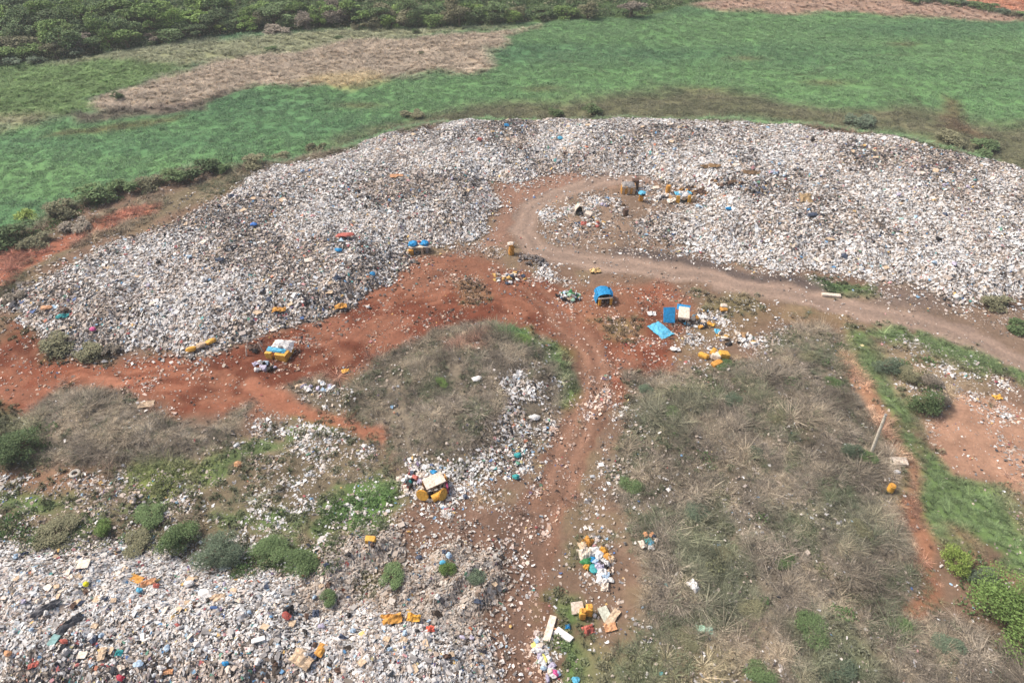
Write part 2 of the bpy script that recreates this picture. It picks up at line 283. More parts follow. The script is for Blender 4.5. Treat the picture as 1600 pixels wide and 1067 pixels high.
# ------------------------------------------------------------------ materials
def new_mat(name):
    m = bpy.data.materials.new(name); m.use_nodes = True
    nt = m.node_tree; b = nt.nodes["Principled BSDF"]; return m, nt, b
def attr_mat(name, attr='Col', typ='GEOMETRY', rough=.85, spec=.2, noise_scale=None, noise_amt=.25, bump=0.0, second=None, randomize=0.0, gain=None):
    m, nt, b = new_mat(name)
    b.inputs['Roughness'].default_value = rough; b.inputs['Specular IOR Level'].default_value = spec
    a = nt.nodes.new('ShaderNodeAttribute'); a.attribute_type = typ; a.attribute_name = attr
    out = a.outputs['Color']
    def mul(o1, o2):
        x = nt.nodes.new('ShaderNodeMix'); x.data_type = 'RGBA'; x.blend_type = 'MULTIPLY'; x.inputs[0].default_value = 1
        nt.links.new(o1, x.inputs[6]); nt.links.new(o2, x.inputs[7]); return x.outputs[2]
    if second:
        a2 = nt.nodes.new('ShaderNodeAttribute'); a2.attribute_type = second[0]; a2.attribute_name = second[1]; out = mul(out, a2.outputs['Color'])
    if noise_scale:
        tc = nt.nodes.new('ShaderNodeTexCoord')
        n = nt.nodes.new('ShaderNodeTexNoise'); n.inputs['Scale'].default_value = noise_scale; n.inputs['Detail'].default_value = 6; n.inputs['Roughness'].default_value = .7
        nt.links.new(tc.outputs['Object'], n.inputs['Vector'])
        mr = nt.nodes.new('ShaderNodeMapRange'); mr.inputs[1].default_value = .25; mr.inputs[2].default_value = .75; mr.inputs[3].default_value = 1-noise_amt; mr.inputs[4].default_value = 1+noise_amt
        nt.links.new(n.outputs[0], mr.inputs[0]); out = mul(out, mr.outputs[0])
        if bump:
            bp = nt.nodes.new('ShaderNodeBump'); bp.inputs['Strength'].default_value = bump; bp.inputs['Distance'].default_value = .15
            nt.links.new(n.outputs[0], bp.inputs['Height']); nt.links.new(bp.outputs[0], b.inputs['Normal'])
    if randomize:
        oi = nt.nodes.new('ShaderNodeObjectInfo'); mr = nt.nodes.new('ShaderNodeMapRange'); mr.inputs[3].default_value = 1-randomize; mr.inputs[4].default_value = 1+randomize
        nt.links.new(oi.outputs['Random'], mr.inputs[0]); out = mul(out, mr.outputs[0])
    if gain is not None:
        g = nt.nodes.new('ShaderNodeRGB'); g.outputs[0].default_value = (*gain, 1); out = mul(out, g.outputs[0])
    nt.links.new(out, b.inputs['Base Color'])
    return m
_flat = {}
def paint(rgb, rough=.6, grime=.18, scale=6.0):
    key = (rgb, rough)
    if key in _flat: return _flat[key]
    m, nt, b = new_mat("paint_%d_%d_%d" % rgb); c = lin(*rgb)
    b.inputs['Roughness'].default_value = rough; b.inputs['Specular IOR Level'].default_value = .3
    tc = nt.nodes.new('ShaderNodeTexCoord'); n = nt.nodes.new('ShaderNodeTexNoise'); n.inputs['Scale'].default_value = scale; n.inputs['Detail'].default_value = 5
    nt.links.new(tc.outputs['Object'], n.inputs['Vector'])
    r = nt.nodes.new('ShaderNodeValToRGB'); r.color_ramp.elements[0].position = .3; r.color_ramp.elements[1].position = .62
    r.color_ramp.elements[0].color = (*(c*(1-grime*2)*np.array([1, .95, .88])), 1); r.color_ramp.elements[1].color = (*np.minimum(c*(1+grime*.4), .85), 1)
    nt.links.new(n.outputs[0], r.inputs[0]); nt.links.new(r.outputs[0], b.inputs['Base Color'])
    _flat[key] = m; return m
M_ground = attr_mat("soil", noise_scale=2.6, noise_amt=.26, bump=.6, spec=.1, rough=.95)
M_trash = attr_mat("waste", rough=.6, spec=.3)
M_veg = attr_mat("vegetation", 'icol', 'INSTANCER', second=('GEOMETRY', 'Col'), rough=.8, spec=.15)
M_bark = paint((104, 88, 72), .95)

# ------------------------------------------------------------------ object helpers
def props(o, label=None, cat=None, group=None, kind=None):
    if label: o['label'] = label
    if cat: o['category'] = cat
    if group: o['group'] = group
    if kind: o['kind'] = kind
    return o
def np_mesh(name, v, f, col=None, smooth=False):
    """v (n,3); f (m,k) one face size"""
    me = bpy.data.meshes.new(name); v = np.asarray(v, np.float32); f = np.asarray(f, np.int32)
    me.vertices.add(len(v)); me.vertices.foreach_set('co', v.ravel())
    k = f.shape[1]; me.loops.add(f.size); me.loops.foreach_set('vertex_index', f.ravel())
    me.polygons.add(len(f)); me.polygons.foreach_set('loop_start', np.arange(len(f), dtype=np.int32)*k)
    me.polygons.foreach_set('use_smooth', np.full(len(f), smooth, bool))
    me.update(calc_edges=True)
    if col is not None:
        a = me.color_attributes.new('Col', 'FLOAT_COLOR', 'POINT')
        a.data.foreach_set('color', np.c_[col, np.ones(len(col))].astype(np.float32).ravel())
    return me
def link(name, me, mat=None, parent=None, loc=None, rot=None):
    o = bpy.data.objects.new(name, me); COL.objects.link(o)
    if me is not None and mat is not None and not me.materials: me.materials.append(mat)
    if parent is not None: o.parent = parent
    if loc is not None: o.location = loc
    if rot is not None: o.rotation_euler = rot
    return o

# ------------------------------------------------------------------ the ground sheet
ys = [10.0]
while ys[-1] < 232: ys.append(ys[-1]+0.20+0.0032*max(0, ys[-1]-20))
ys = np.array([-1500, -300, -80, -20, 0]+ys+[240, 260, 300, 400, 700, 1400, 3000], float)
ss = np.linspace(-1, 1, 430); ss = np.concatenate([[-25, -8, -3, -1.6, -1.2], ss, [1.2, 1.6, 3, 8, 25]])
SX, SYY = np.meshgrid(ss, ys); VX = SX*(42+0.6*np.clip(SYY, 0, 240)); VY = SYY
def edge_fade(x, y): return sst(60, 0, np.maximum(np.abs(x)-165, 0))*1.0
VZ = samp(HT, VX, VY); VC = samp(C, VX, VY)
far = (VY > 250) | (np.abs(VX) > 165)
VZ = np.where(far, np.where(VY > 60, MARSH_Z, VZ), VZ)
nr, nc = VX.shape
idx = np.arange(nr*nc).reshape(nr, nc)
quads = np.stack([idx[:-1, :-1], idx[:-1, 1:], idx[1:, 1:], idx[1:, :-1]], -1).reshape(-1, 4)
allv = np.stack([VX, VY, VZ], -1).reshape(-1, 3); allc = VC.reshape(-1, 3)
cen = allv[quads].mean(1)
cl = np.zeros(len(quads), int)
cl[samp(sst(-1, 1, S_forest).astype(np.float32), cen[:, 0], cen[:, 1]) > .5] = 3
cl[(cl == 0) & (samp(Sm, cen[:, 0], cen[:, 1]) > -1.0)] = 2
cl[(cl == 0) & (samp(m_road.astype(np.float32), cen[:, 0], cen[:, 1]) > .5)] = 1
cl[(cl == 0) & (samp(m_track.astype(np.float32), cen[:, 0], cen[:, 1]) > .5)] = 4
cl[(cl == 0) & (samp(m_red.astype(np.float32), cen[:, 0], cen[:, 1]) > .6)] = 5
names = {0: ('ground', 'brown litter strewn ground of the dump'), 1: ('haul_road', 'grey brown dirt haul road curving across the dump'), 2: ('marsh', 'green overgrown marsh around the dump'), 3: ('forest_floor', 'dark green ground under the far trees'), 4: ('dirt_track', 'rutted red dirt track running towards the camera'), 5: ('red_earth', 'bare red earth working floor beside the waste heap')}
for k, (nm, lb) in names.items():
    q = quads[cl == k]
    if not len(q): continue
    u, inv = np.unique(q, return_inverse=True)
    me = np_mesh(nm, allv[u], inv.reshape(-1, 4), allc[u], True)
    props(link(nm, me, M_ground), lb, nm.replace('_', ' '), kind='structure')

# ------------------------------------------------------------------ waste pieces
def grid_proto(n, m):
    x, y = np.meshgrid(np.linspace(-.5, .5, n), np.linspace(-.5, .5, m)); v = np.stack([x, y, 0*x], -1).reshape(-1, 3)
    f = []
    for j in range(m-1):
        for i in range(n-1):
            a = j*n+i; f += [(a, a+1, a+n+1), (a, a+n+1, a+n)]
    return v, np.array(f)
def octa():
    v = np.array([(.5, 0, 0), (.15, .45, 0), (-.4, .3, 0), (-.45, -.3, 0), (.1, -.5, 0), (0, 0, .42)], float)
    f = [(0, 1, 5), (1, 2, 5), (2, 3, 5), (3, 4, 5), (4, 0, 5)]
    return v, np.array(f)
def lumpy():
    v = np.array([(.5, 0, 0), (0, .5, 0), (-.5, 0, 0), (0, -.5, 0), (.28, .22, .36), (-.24, .26, .4), (-.2, -.28, .34)], float)
    f = [(0, 1, 4), (1, 5, 4), (1, 2, 5), (2, 6, 5), (2, 3, 6), (3, 0, 6), (0, 4, 6), (4, 5, 6)]
    return v, np.array(f)
def boxp():
    v = np.array([(x, y, z) for z in (0, .5) for y in (-.4, .4) for x in (-.5, .5)], float)
    f = [(4, 5, 7), (4, 7, 6), (0, 1, 5), (0, 5, 4), (1, 3, 7), (1, 7, 5), (3, 2, 6), (3, 6, 7), (2, 0, 4), (2, 4, 6)]
    return v, np.array(f)
PROT = [(grid_proto(3, 3), .13, .20), (grid_proto(3, 2), .16, .42), (octa(), .13, .22), (lumpy(), .12, .12), (boxp(), .05, .04)]   # (mesh, jitter, share)
WHITES = np.array([lin(*c) for c in ((226, 221, 216), (210, 204, 198), (236, 234, 231), (198, 194, 190), (208, 210, 211), (220, 211, 203))])
BEIGES = np.array([lin(*c) for c in ((192, 177, 162), (176, 160, 146), (202, 187, 174), (164, 148, 134), (186, 173, 165))])
GREYS = np.array([lin(*c) for c in ((140, 134, 130), (120, 114, 110), (152, 150, 150), (128, 118, 108))])
DARKS = np.array([lin(*c) for c in ((62, 58, 58), (78, 68, 60), (48, 48, 54), (92, 80, 70), (56, 60, 66))])
VIV = np.array([lin(*c) for c in ((70, 150, 205), (60, 105, 170), (200, 90, 80), (220, 150, 150), (230, 180, 70), (215, 120, 70), (90, 160, 130), (60, 160, 160), (150, 190, 215), (225, 205, 130), (170, 60, 70), (110, 90, 130), (120, 170, 205))])
def piece_colours(x, y, mix):
    """mix: white, beige, grey, dark, vivid shares; nudged by slow noise so heaps go pale or brown in patches"""
    n = len(x); w = np.tile(np.array(mix, float), (n, 1))
    a = fbm(x, y, 9, 3, 71); b = fbm(x, y, 5, 3, 72)
    w[:, 0] *= np.clip(1+1.3*a, .15, 3); w[:, 1] *= np.clip(1+1.0*b, .2, 3); w[:, 3] *= np.clip(1-1.3*a-.3*b, .2, 3.2)
    cs = np.cumsum(w, 1); cs /= cs[:, -1:]
    k = (RS.rand(n)[:, None] > cs).sum(1)
    out = np.zeros((n, 3))
    for i, p in enumerate((WHITES, BEIGES, GREYS, DARKS, VIV)):
        s = k == i; out[s] = p[RS.randint(len(p), size=s.sum())]
    out[k == 4] = .72*out[k == 4]+.28*out[k == 4].mean(1, keepdims=True); out *= RS.uniform(.8, 1.1, (n, 1)); return np.clip(out, .01, .82)
def pieces(x, y, size, col, lift=0.0, flat=.5):
    """real little meshes, all different, lying on the surface; returns verts, tris, colours"""
    n = len(x); share = np.array([p[2] for p in PROT]); k = RS.choice(len(PROT), n, p=share/share.sum())
    V = []; Fc = []; Cc = []; off = 0
    for i, ((pv, pf), jit, _) in enumerate(PROT):
        s = np.where(k == i)[0]; m = len(s)
        if not m: continue
        v = np.tile(pv[None], (m, 1, 1)) + RS.normal(0, jit, (m,)+pv.shape)*np.array([.7, .7, 1.0])
        sc3 = size[s][:, None]*np.stack([RS.uniform(.7, 1.35, m), RS.uniform(.5, 1.1, m), RS.uniform(.5, 1.15, m)], -1)
        v = v*sc3[:, None, :]
        a, b, g = RS.uniform(0, 6.283, m), RS.normal(0, flat, m), RS.normal(0, flat, m)
        ca, sa, cb, sb, cg, sg = np.cos(a), np.sin(a), np.cos(b), np.sin(b), np.cos(g), np.sin(g)
        X, Y, Z = v[..., 0], v[..., 1], v[..., 2]
        Y, Z = Y*cb[:, None]-Z*sb[:, None], Y*sb[:, None]+Z*cb[:, None]
        X, Z = X*cg[:, None]+Z*sg[:, None], -X*sg[:, None]+Z*cg[:, None]
        X, Y = X*ca[:, None]-Y*sa[:, None], X*sa[:, None]+Y*ca[:, None]
        X = X+x[s][:, None]; Y = Y+y[s][:, None]
        Z = Z*.8+samp(HT, X, Y)+(lift if np.isscalar(lift) else lift[s][:, None])+size[s][:, None]*.16
        V.append(np.stack([X, Y, Z], -1).reshape(-1, 3)); nv = pv.shape[0]
        Fc.append((pf[None]+(np.arange(m)*nv)[:, None, None]).reshape(-1, 3)+off); off += m*nv
        cv = np.repeat(col[s], nv, 0)*RS.uniform(.88, 1.08, (m*nv, 1)); Cc.append(cv)
    return np.vstack(V), np.vstack(Fc), np.clip(np.vstack(Cc), .008, .84)
def in_view(x, y, z=0.0, m=1.12):
    zz = y*CP+(CAM_H-z)*SP; u = x/zz*F_; v = ((CAM_H-z)*CP-y*SP)/zz*F_
    return (np.abs(u) < 800*m) & (np.abs(v) < 534*m) & (zz > 1)
def sample(dens, dmax, box):
    """random points with the given density raster (per m2)"""
    x0, x1, y0, y1 = box; n = int((x1-x0)*(y1-y0)*dmax)
    x = RS.uniform(x0, x1, n); y = RS.uniform(y0, y1, n)
    keep = in_view(x, y); x, y = x[keep], y[keep]
    keep = RS.rand(len(x))*dmax < samp(dens.astype(np.float32), x, y); return x[keep], y[keep]
def heap_bed(S, step, mask_fn=None):
    pass
def waste_heap(name, S, box, dens, smin, smax, mix, label):
    d = (.10*sst(-3.5, -.3, S)+.90*sst(-.9, .7, S))*dens
    x, y = sample(d, dens, box); n = len(x)
    size = smin+(smax-smin)*RS.rand(n)**2.2
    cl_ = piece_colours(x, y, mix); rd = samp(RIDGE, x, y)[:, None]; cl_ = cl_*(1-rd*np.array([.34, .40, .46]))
    size = size*np.where(RS.rand(n) < .04, 1.7, 1.0)
    V, Fc, Cc = pieces(x, y, size, cl_, lift=.10, flat=.32)
    # bed of compacted dirt and shredded plastic under the pieces
    st_ = .4
    bx = np.arange(box[0], box[1], st_); by = np.arange(box[2], box[3], st_); BX, BY = np.meshgrid(bx, by)
    ok = (samp(S, BX, BY) > -.3) & in_view(BX, BY)
    id_ = np.arange(BX.size).reshape(BX.shape); qk = ok[:-1, :-1] & ok[1:, :-1] & ok[:-1, 1:] & ok[1:, 1:]
    a, b, c, e = id_[:-1, :-1][qk], id_[:-1, 1:][qk], id_[1:, 1:][qk], id_[1:, :-1][qk]
    t = np.concatenate([np.stack([a, b, c], -1), np.stack([a, c, e], -1)])
    u, inv = np.unique(t, return_inverse=True)
    bv = np.stack([BX.ravel()[u], BY.ravel()[u]], -1); bz = samp(HT, bv[:, 0], bv[:, 1])+.03
    bc = piece_colours(bv[:, 0], bv[:, 1], (.25, .5, .5, .25, .0))*np.array([.72, .68, .64])
    V = np.vstack([np.c_[bv, bz], V]); Fc = np.vstack([inv.reshape(-1, 3), Fc+len(u)]); Cc = np.vstack([bc, Cc])
    o = link(name, np_mesh(name, V, Fc, Cc), M_trash); props(o, label, 'waste heap', 'heaps of dumped waste', 'stuff')
    print(name, n, len(Fc)); return o
MIXF = (.50, .22, .15, .10, .035)
waste_heap('waste_heap', np.where(GX > -9999, S_left, 0), (-75, 12, 50, 132), 36, .14, .38, MIXF, 'broad pale heap of dumped waste left of the haul road bend')
waste_heap('waste_heap', S_right, (0, 120, 60, 132), 32, .14, .40, (.51, .23, .14, .09, .035), 'long pale heap of dumped waste curving behind the haul road')
waste_heap('waste_heap', S_near, (-50, 3, 18, 45), 140, .085, .30, (.44, .27, .15, .11, .045), 'nearest heap of mixed waste in the bottom corner by the red track')

# ------------------------------------------------------------------ litter strewn over the ground
LD = np.zeros(GX.shape, np.float32)
def litter(pts, d, soft=1.5):
    global LD
    LD = np.maximum(LD, area(pts, 0, soft)*d)
LD += sst(2, -2, Sm)*1.3
LD = np.where(m_red > .3, 2.2, LD); LD = np.where(m_track > .5, 3.5, LD)
litter([(900, 540), (955, 560), (965, 640), (930, 700), (890, 780), (870, 860), (840, 860), (850, 790), (890, 700), (915, 620)], 15)
litter([(930, 700), (965, 640), (985, 590), (1010, 580), (985, 660), (950, 740), (920, 800), (900, 790)], 14)
litter([(840, 300), (1000, 290), (1090, 300), (1010, 345), (1000, 372), (1100, 398), (1290, 435), (1480, 468), (1600, 478), (1600, 530), (1480, 490), (1290, 450), (1000, 402), (860, 385), (835, 350)], 6)
litter([(980, 340), (1100, 380), (1290, 415), (1420, 440), (1300, 440), (1100, 410), (1000, 385)], 17)
litter([(850, 330), (960, 300), (990, 330), (900, 370), (850, 365)], 17); litter([(985, 298), (1100, 292), (1110, 318), (1010, 322)], 22)
litter([(760, 410), (830, 400), (870, 420), (920, 430), (900, 445), (790, 440)], 12); litter([(690, 378), (780, 375), (800, 395), (860, 410), (800, 405), (700, 395)], 9)
litter([(700, 425), (760, 425), (770, 470), (720, 490)], 7); litter([(560, 480), (660, 490), (760, 480), (700, 515), (600, 530), (520, 520)], 5)
litter([(940, 440), (1130, 450), (1230, 490), (1200, 540), (1120, 580), (1000, 580), (950, 530)], 6)
litter([(1070, 480), (1150, 470), (1230, 495), (1220, 530), (1130, 575), (1090, 560), (1010, 540), (1040, 510)], 14)
litter([(860, 580), (885, 600), (860, 700), (850, 790), (800, 820), (740, 800), (690, 810), (630, 770), (620, 730), (700, 735), (780, 690), (790, 620), (820, 590)], 24)
litter([(620, 722), (720, 725), (770, 735), (730, 795), (680, 805), (640, 775)], 34)
litter([(770, 660), (860, 600), (875, 680), (845, 790), (770, 800), (740, 740)], 30)
litter([(440, 620), (520, 590), (560, 600), (540, 650), (470, 640)], 8); litter([(400, 640), (540, 665), (620, 740), (600, 790), (480, 790), (380, 740), (350, 700)], 16)
litter([(-80, 735), (300, 735), (500, 760), (640, 800), (620, 850), (560, 860), (500, 900), (330, 875), (180, 848), (-80, 850)], 13)
litter([(-80, 775), (60, 780), (90, 800), (0, 815), (-80, 820)], 16); litter([(380, 800), (600, 830), (620, 850), (540, 890), (400, 860)], 11)
litter([(490, 905), (560, 845), (640, 845), (770, 880), (775, 985), (640, 945), (560, 930)], 20, 1)
litter([(560, 790), (850, 790), (840, 860), (780, 900), (640, 850)], 7); litter([(770, 870), (840, 870), (835, 1150), (770, 1150)], 8)
litter([(945, 640), (1000, 620), (1010, 680), (990, 760), (930, 800), (925, 740)], 9); litter([(960, 960), (1060, 960), (1080, 1010), (1000, 1040)], 9); litter([(895, 820), (960, 820), (970, 920), (930, 920), (900, 880)], 13); litter([(835, 1005), (880, 1000), (900, 1060), (900, 1150), (830, 1150)], 18)
litter([(900, 930), (1060, 950), (1050, 1060), (980, 1020), (880, 1000)], 7); litter([(840, 860), (900, 870), (890, 960), (845, 960)], 5)
litter([(1400, 520), (1600, 590), (1720, 650), (1720, 800), (1600, 740), (1500, 600), (1440, 660), (1470, 700)], 13); litter([(1490, 545), (1600, 590), (1700, 650), (1700, 720), (1600, 680), (1560, 640), (1500, 590)], 14)
litter([(1370, 540), (1440, 530), (1510, 600), (1450, 640), (1400, 600)], 8); litter([(1560, 765), (1600, 755), (1700, 800), (1700, 860), (1600, 820)], 16)
litter([(1380, 880), (1420, 840), (1430, 960), (1500, 990), (1560, 1010), (1450, 1000), (1390, 960)], 5); litter([(1120, 1030), (1240, 1010), (1220, 1100), (1100, 1100)], 6)
litter([(0, 545), (60, 560), (250, 560), (240, 580), (100, 580), (0, 590)], 5); litter([(200, 580), (265, 580), (260, 610), (210, 612)], 7)
for px_, py_, rx_, d_ in ((437, 560, 2.5, 8), (410, 572, 1.8, 16), (475, 535, 1.8, 12), (235, 597, 1.6, 16), (320, 555, 1.5, 9), (655, 398, 2.5, 10), (945, 470, 2.0, 6), (905, 470, 1.6, 12), (1090, 505, 3.0, 16), (1060, 515, 2.5, 9), (1018, 490, 1.2, 14), (1150, 540, 3.2, 16), (1190, 525, 2.5, 14), (680, 775, 3.0, 26), (650, 755, 2.5, 26), (710, 790, 2.0, 30), (735, 440, 1.6, 14), (800, 430, 2.0, 18), (845, 425, 2.2, 18), (885, 470, 1.6, 12), (915, 330, 2.5, 16), (960, 310, 2.5, 18), (1010, 300, 3, 18), (1070, 310, 4, 20), (700, 440, 1.5, 10), (505, 605, 2.0, 22), (485, 612, 1.5, 20), (540, 585, 1.5, 12), (590, 540, 2.5, 8), (1000, 985, 1.5, 12), (850, 1030, 1.6, 26), (935, 890, 1.6, 24)):
    p_ = pw([(px_, py_)])[0]; LD = np.maximum(LD, d_*np.exp(-(((GX-p_[0])/rx_)**2+((GY-p_[1])/(rx_*.9))**2)).astype(np.float32))
LD = np.where(m_dryr > .6, np.maximum(LD, 2.2), LD); LD = np.where((m_road > .5) | (m_path > .5), .7, LD)
LD *= sst(.5, -.3, np.maximum(S_heap, S_near)); LD *= np.clip(1+1.3*fbm(GX, GY, 2.2, 3, 81), .05, 1.8).astype(np.float32)
LD *= 1.9
x, y = sample(LD, 56, (-80, 90, 16, 130)); n = len(x)
size = (.07+.23*RS.rand(n)**3)*(1+.3*sst(45, 90, y))
ldx = samp(LD, x, y); thick = ldx > 32; cc = np.where(thick[:, None], piece_colours(x, y, (.55, .24, .1, .07, .05)), piece_colours(x, y, (.26, .44, .18, .08, .035))); size = size*np.where(thick, 1.3, 1.0)
redm = samp((m_red+m_track).astype(np.float32), x, y); cc = np.where((redm > .5)[:, None], cc*np.array([1.0, .84, .76]), cc)
V, Fc, Cc = pieces(x, y, size, cc, lift=(samp(np.asarray(m_dry, np.float32), x, y)*.16), flat=.35)
props(link('litter', np_mesh('litter', V, Fc, Cc), M_trash), 'small scraps of litter strewn over tracks, weeds and bare earth', 'litter', kind='stuff')
print('litter', n, len(Fc))

# ------------------------------------------------------------------ scattered vegetation (grass, reeds, brush): nobody could count it
PROTO_COL = bpy.data.collections.new("plant_shapes")
def blades(name, n, h, spread, w, lean, seg=2, jitter=.35, base=.12, up=.0):
    r = np.random.RandomState(abs(hash(name)) % 9999 if False else sum(map(ord, name))); V = []; Fc = []; Cc = []
    for i in range(n):
        a = r.uniform(0, 6.283); b0 = np.array([math.cos(a), math.sin(a), 0])*base*r.uniform(.2, 1)*spread
        d = np.array([math.cos(a+r.normal(0, .5)), math.sin(a+r.normal(0, .5)), 0]); L = h*r.uniform(.55, 1.25); le = lean*r.uniform(.4, 1.5)
        side = np.array([-d[1], d[0], r.uniform(-.6, .6)]); side /= np.linalg.norm(side)
        o = len(V); ww = w*r.uniform(.6, 1.4)
        for k in range(seg+1):
            t = k/seg; p = b0+d*spread*le*t*t+np.array([0, 0, L*(t-up*t*t)])+r.normal(0, .03*h, 3)*t
            hw = ww*(1-.75*t)
            V += [p-side*hw, p+side*hw]
        for k in range(seg): Fc.append((o+2*k, o+2*k+1, o+2*k+3, o+2*k+2))
        c = r.uniform(1-jitter, 1+jitter); Cc += [np.array([c, c, c])]*(2*(seg+1))
    me = np_mesh(name, np.array(V), np.array(Fc), np.array(Cc)); me.materials.append(M_veg)
    o = bpy.data.objects.new(name, me); return o
def leafy(name, n, rx, rz, leaf, jitter=.3, seed=0, up=.5):
    r = np.random.RandomState(sum(map(ord, name))+seed)
    d = r.normal(0, 1, (n, 3)); d /= np.linalg.norm(d, axis=1)[:, None]; d[:, 2] = np.abs(d[:, 2])
    rr = r.uniform(.35, 1, (n, 1))**.5; p = d*rr*np.array([rx, rx, rz])
    me = leaf_mesh(name, p, leaf, r, jitter, up); me.materials.append(M_veg)
    return bpy.data.objects.new(name, me)
def leaf_mesh(name, p, leaf, r, jitter, up=.5):
    n = len(p); nrm = r.normal(0, 1, (n, 3)); nrm[:, 2] = np.abs(nrm[:, 2])+up; nrm /= np.linalg.norm(nrm, axis=1)[:, None]
    t = np.cross(nrm, r.normal(0, 1, (n, 3))); t /= np.linalg.norm(t, axis=1)[:, None]; b = np.cross(nrm, t)
    s = leaf*r.uniform(.6, 1.4, (n, 1))
    v = np.stack([p-t*s, p+b*s*.55-nrm*s*.1, p+t*s, p-b*s*.55-nrm*s*.1], 1).reshape(-1, 3)
    f = np.arange(4*n).reshape(n, 4); c = np.repeat(r.uniform(1-jitter, 1+jitter, (n, 1)), 4, 0)*np.ones(3)
    return np_mesh(name, v, f, c)
def scatter(name, label, cat, x, y, scale, tint, protos, zs=None, lift=0.0, tilt=.15):
    n = len(x); me = bpy.data.meshes.new(name); me.vertices.add(n)
    me.vertices.foreach_set('co', np.stack([x, y, samp(HT, x, y)+lift], -1).astype(np.float32).ravel())
    a = me.attributes.new('rot', 'FLOAT_VECTOR', 'POINT'); a.data.foreach_set('vector', np.stack([RS.normal(0, tilt, n), RS.normal(0, tilt, n), RS.uniform(0, 6.283, n)], -1).astype(np.float32).ravel())
    zs = np.ones(n) if zs is None else zs
    a = me.attributes.new('scl', 'FLOAT_VECTOR', 'POINT'); a.data.foreach_set('vector', np.stack([scale, scale, scale*zs], -1).astype(np.float32).ravel())
    a = me.attributes.new('idx', 'INT', 'POINT'); a.data.foreach_set('value', RS.randint(len(protos), size=n).astype(np.int32))
    a = me.attributes.new('icol', 'FLOAT_COLOR', 'POINT'); a.data.foreach_set('color', np.c_[tint, np.ones(n)].astype(np.float32).ravel())
    o = link(name, me, M_veg); props(o, label, cat, kind='stuff')
    pc = bpy.data.collections.new(name+"_shapes")
    for p in protos: pc.objects.link(p)
    ng = bpy.data.node_groups.new(name, 'GeometryNodeTree')
    ng.interface.new_socket('Geometry', in_out='INPUT', socket_type='NodeSocketGeometry'); ng.interface.new_socket('Geometry', in_out='OUTPUT', socket_type='NodeSocketGeometry')
    N = ng.nodes; gi = N.new('NodeGroupInput'); go = N.new('NodeGroupOutput'); iop = N.new('GeometryNodeInstanceOnPoints'); ci = N.new('GeometryNodeCollectionInfo')
    ci.inputs['Collection'].default_value = pc; ci.inputs['Separate Children'].default_value = True; ci.inputs['Reset Children'].default_value = True
    def na(nm, t):
        q = N.new('GeometryNodeInputNamedAttribute'); q.data_type = t; q.inputs[0].default_value = nm; return q.outputs[0]
    e2r = N.new('FunctionNodeEulerToRotation'); L = ng.links
    L.new(na('rot', 'FLOAT_VECTOR'), e2r.inputs[0]); L.new(e2r.outputs[0], iop.inputs['Rotation']); L.new(na('scl', 'FLOAT_VECTOR'), iop.inputs['Scale'])
    L.new(na('idx', 'INT'), iop.inputs['Instance Index']); iop.inputs['Pick Instance'].default_value = True
    L.new(ci.outputs[0], iop.inputs['Instance']); L.new(gi.outputs[0], iop.inputs['Points']); L.new(iop.outputs[0], go.inputs[0])
    md = o.modifiers.new('scatter', 'NODES'); md.node_group = ng
    print(name, n); return o
def tint_at(x, y, var=.2, gain=1.0):
    c = samp(C, x, y)*gain; c = .78*c+.22*c.mean(1, keepdims=True); return np.clip(c*RS.uniform(1-var, 1+var, (len(x), 1)), .01, .8)
BOX = (-165, 165, 12, 230)
no_heap = sst(.3, -.6, np.maximum(S_heap, S_near)).astype(np.float32)
# dry brush and grass
dry_p = [blades('dry_tuft_a', 44, .36, .55, .016, 1.0, 2, .5, up=.35), blades('dry_tuft_b', 44, .28, .75, .016, 1.1, 2, .5, up=.5), blades('dry_tuft_c', 36, .5, .6, .014, 1.2, 3, .5, up=.4), leafy('dry_scrub_d', 90, .5, .34, .035, .5), leafy('dry_scrub_e', 70, .36, .42, .035, .5)]
strip_left = area([(-80, 440), (0, 392), (60, 372), (130, 342), (200, 318), (300, 286), (420, 254), (530, 228), (530, 245), (330, 310), (150, 372), (30, 445), (-80, 520)])
D = m_dry*18*np.clip(1-LD/18, .05, 1)*np.clip(1-m_track*2, 0, 1)*np.clip(1.1+.9*fbm(GX, GY, 2.5, 3, 66), .15, 1.6)
D = np.maximum.reduce([D, mixed_band*2.2*np.clip(1-LD/20, .2, 1), strip_left*10*sst(-.5, .2, n2[..., 0]), sst(1, -1, Sm)*.7*sst(.1, .5, n2[..., 0])*(1-m_red)])*no_heap*(1-m_road)*(1-m_path)
x, y = sample(D, 25, (-80, 90, 14, 130)); g = RS.rand(len(x)); pt = fbm(x, y, 4.0, 3, 67); p2 = fbm(x, y, 1.7, 2, 68)
t = tint_at(x, y, .38, 1.7); t = t*np.where((p2 > .35)[:, None], np.array([1.30, 1.27, 1.20]), 1.0)*np.where((p2 < -.4)[:, None], .72, 1.0)
gr = (pt > .42) & (g > .35) | (g > .94); t = np.where(gr[:, None], .35*t+.65*lin(96, 112, 82), t)
scatter('dry_grass', 'grey brown dry grass and brush covering the mounds', 'dry grass', x, y, RS.uniform(.5, 1.2, len(x))*np.clip(1+.7*fbm(x, y, 3.0, 3, 69), .5, 1.9), t, dry_p, tilt=.35)
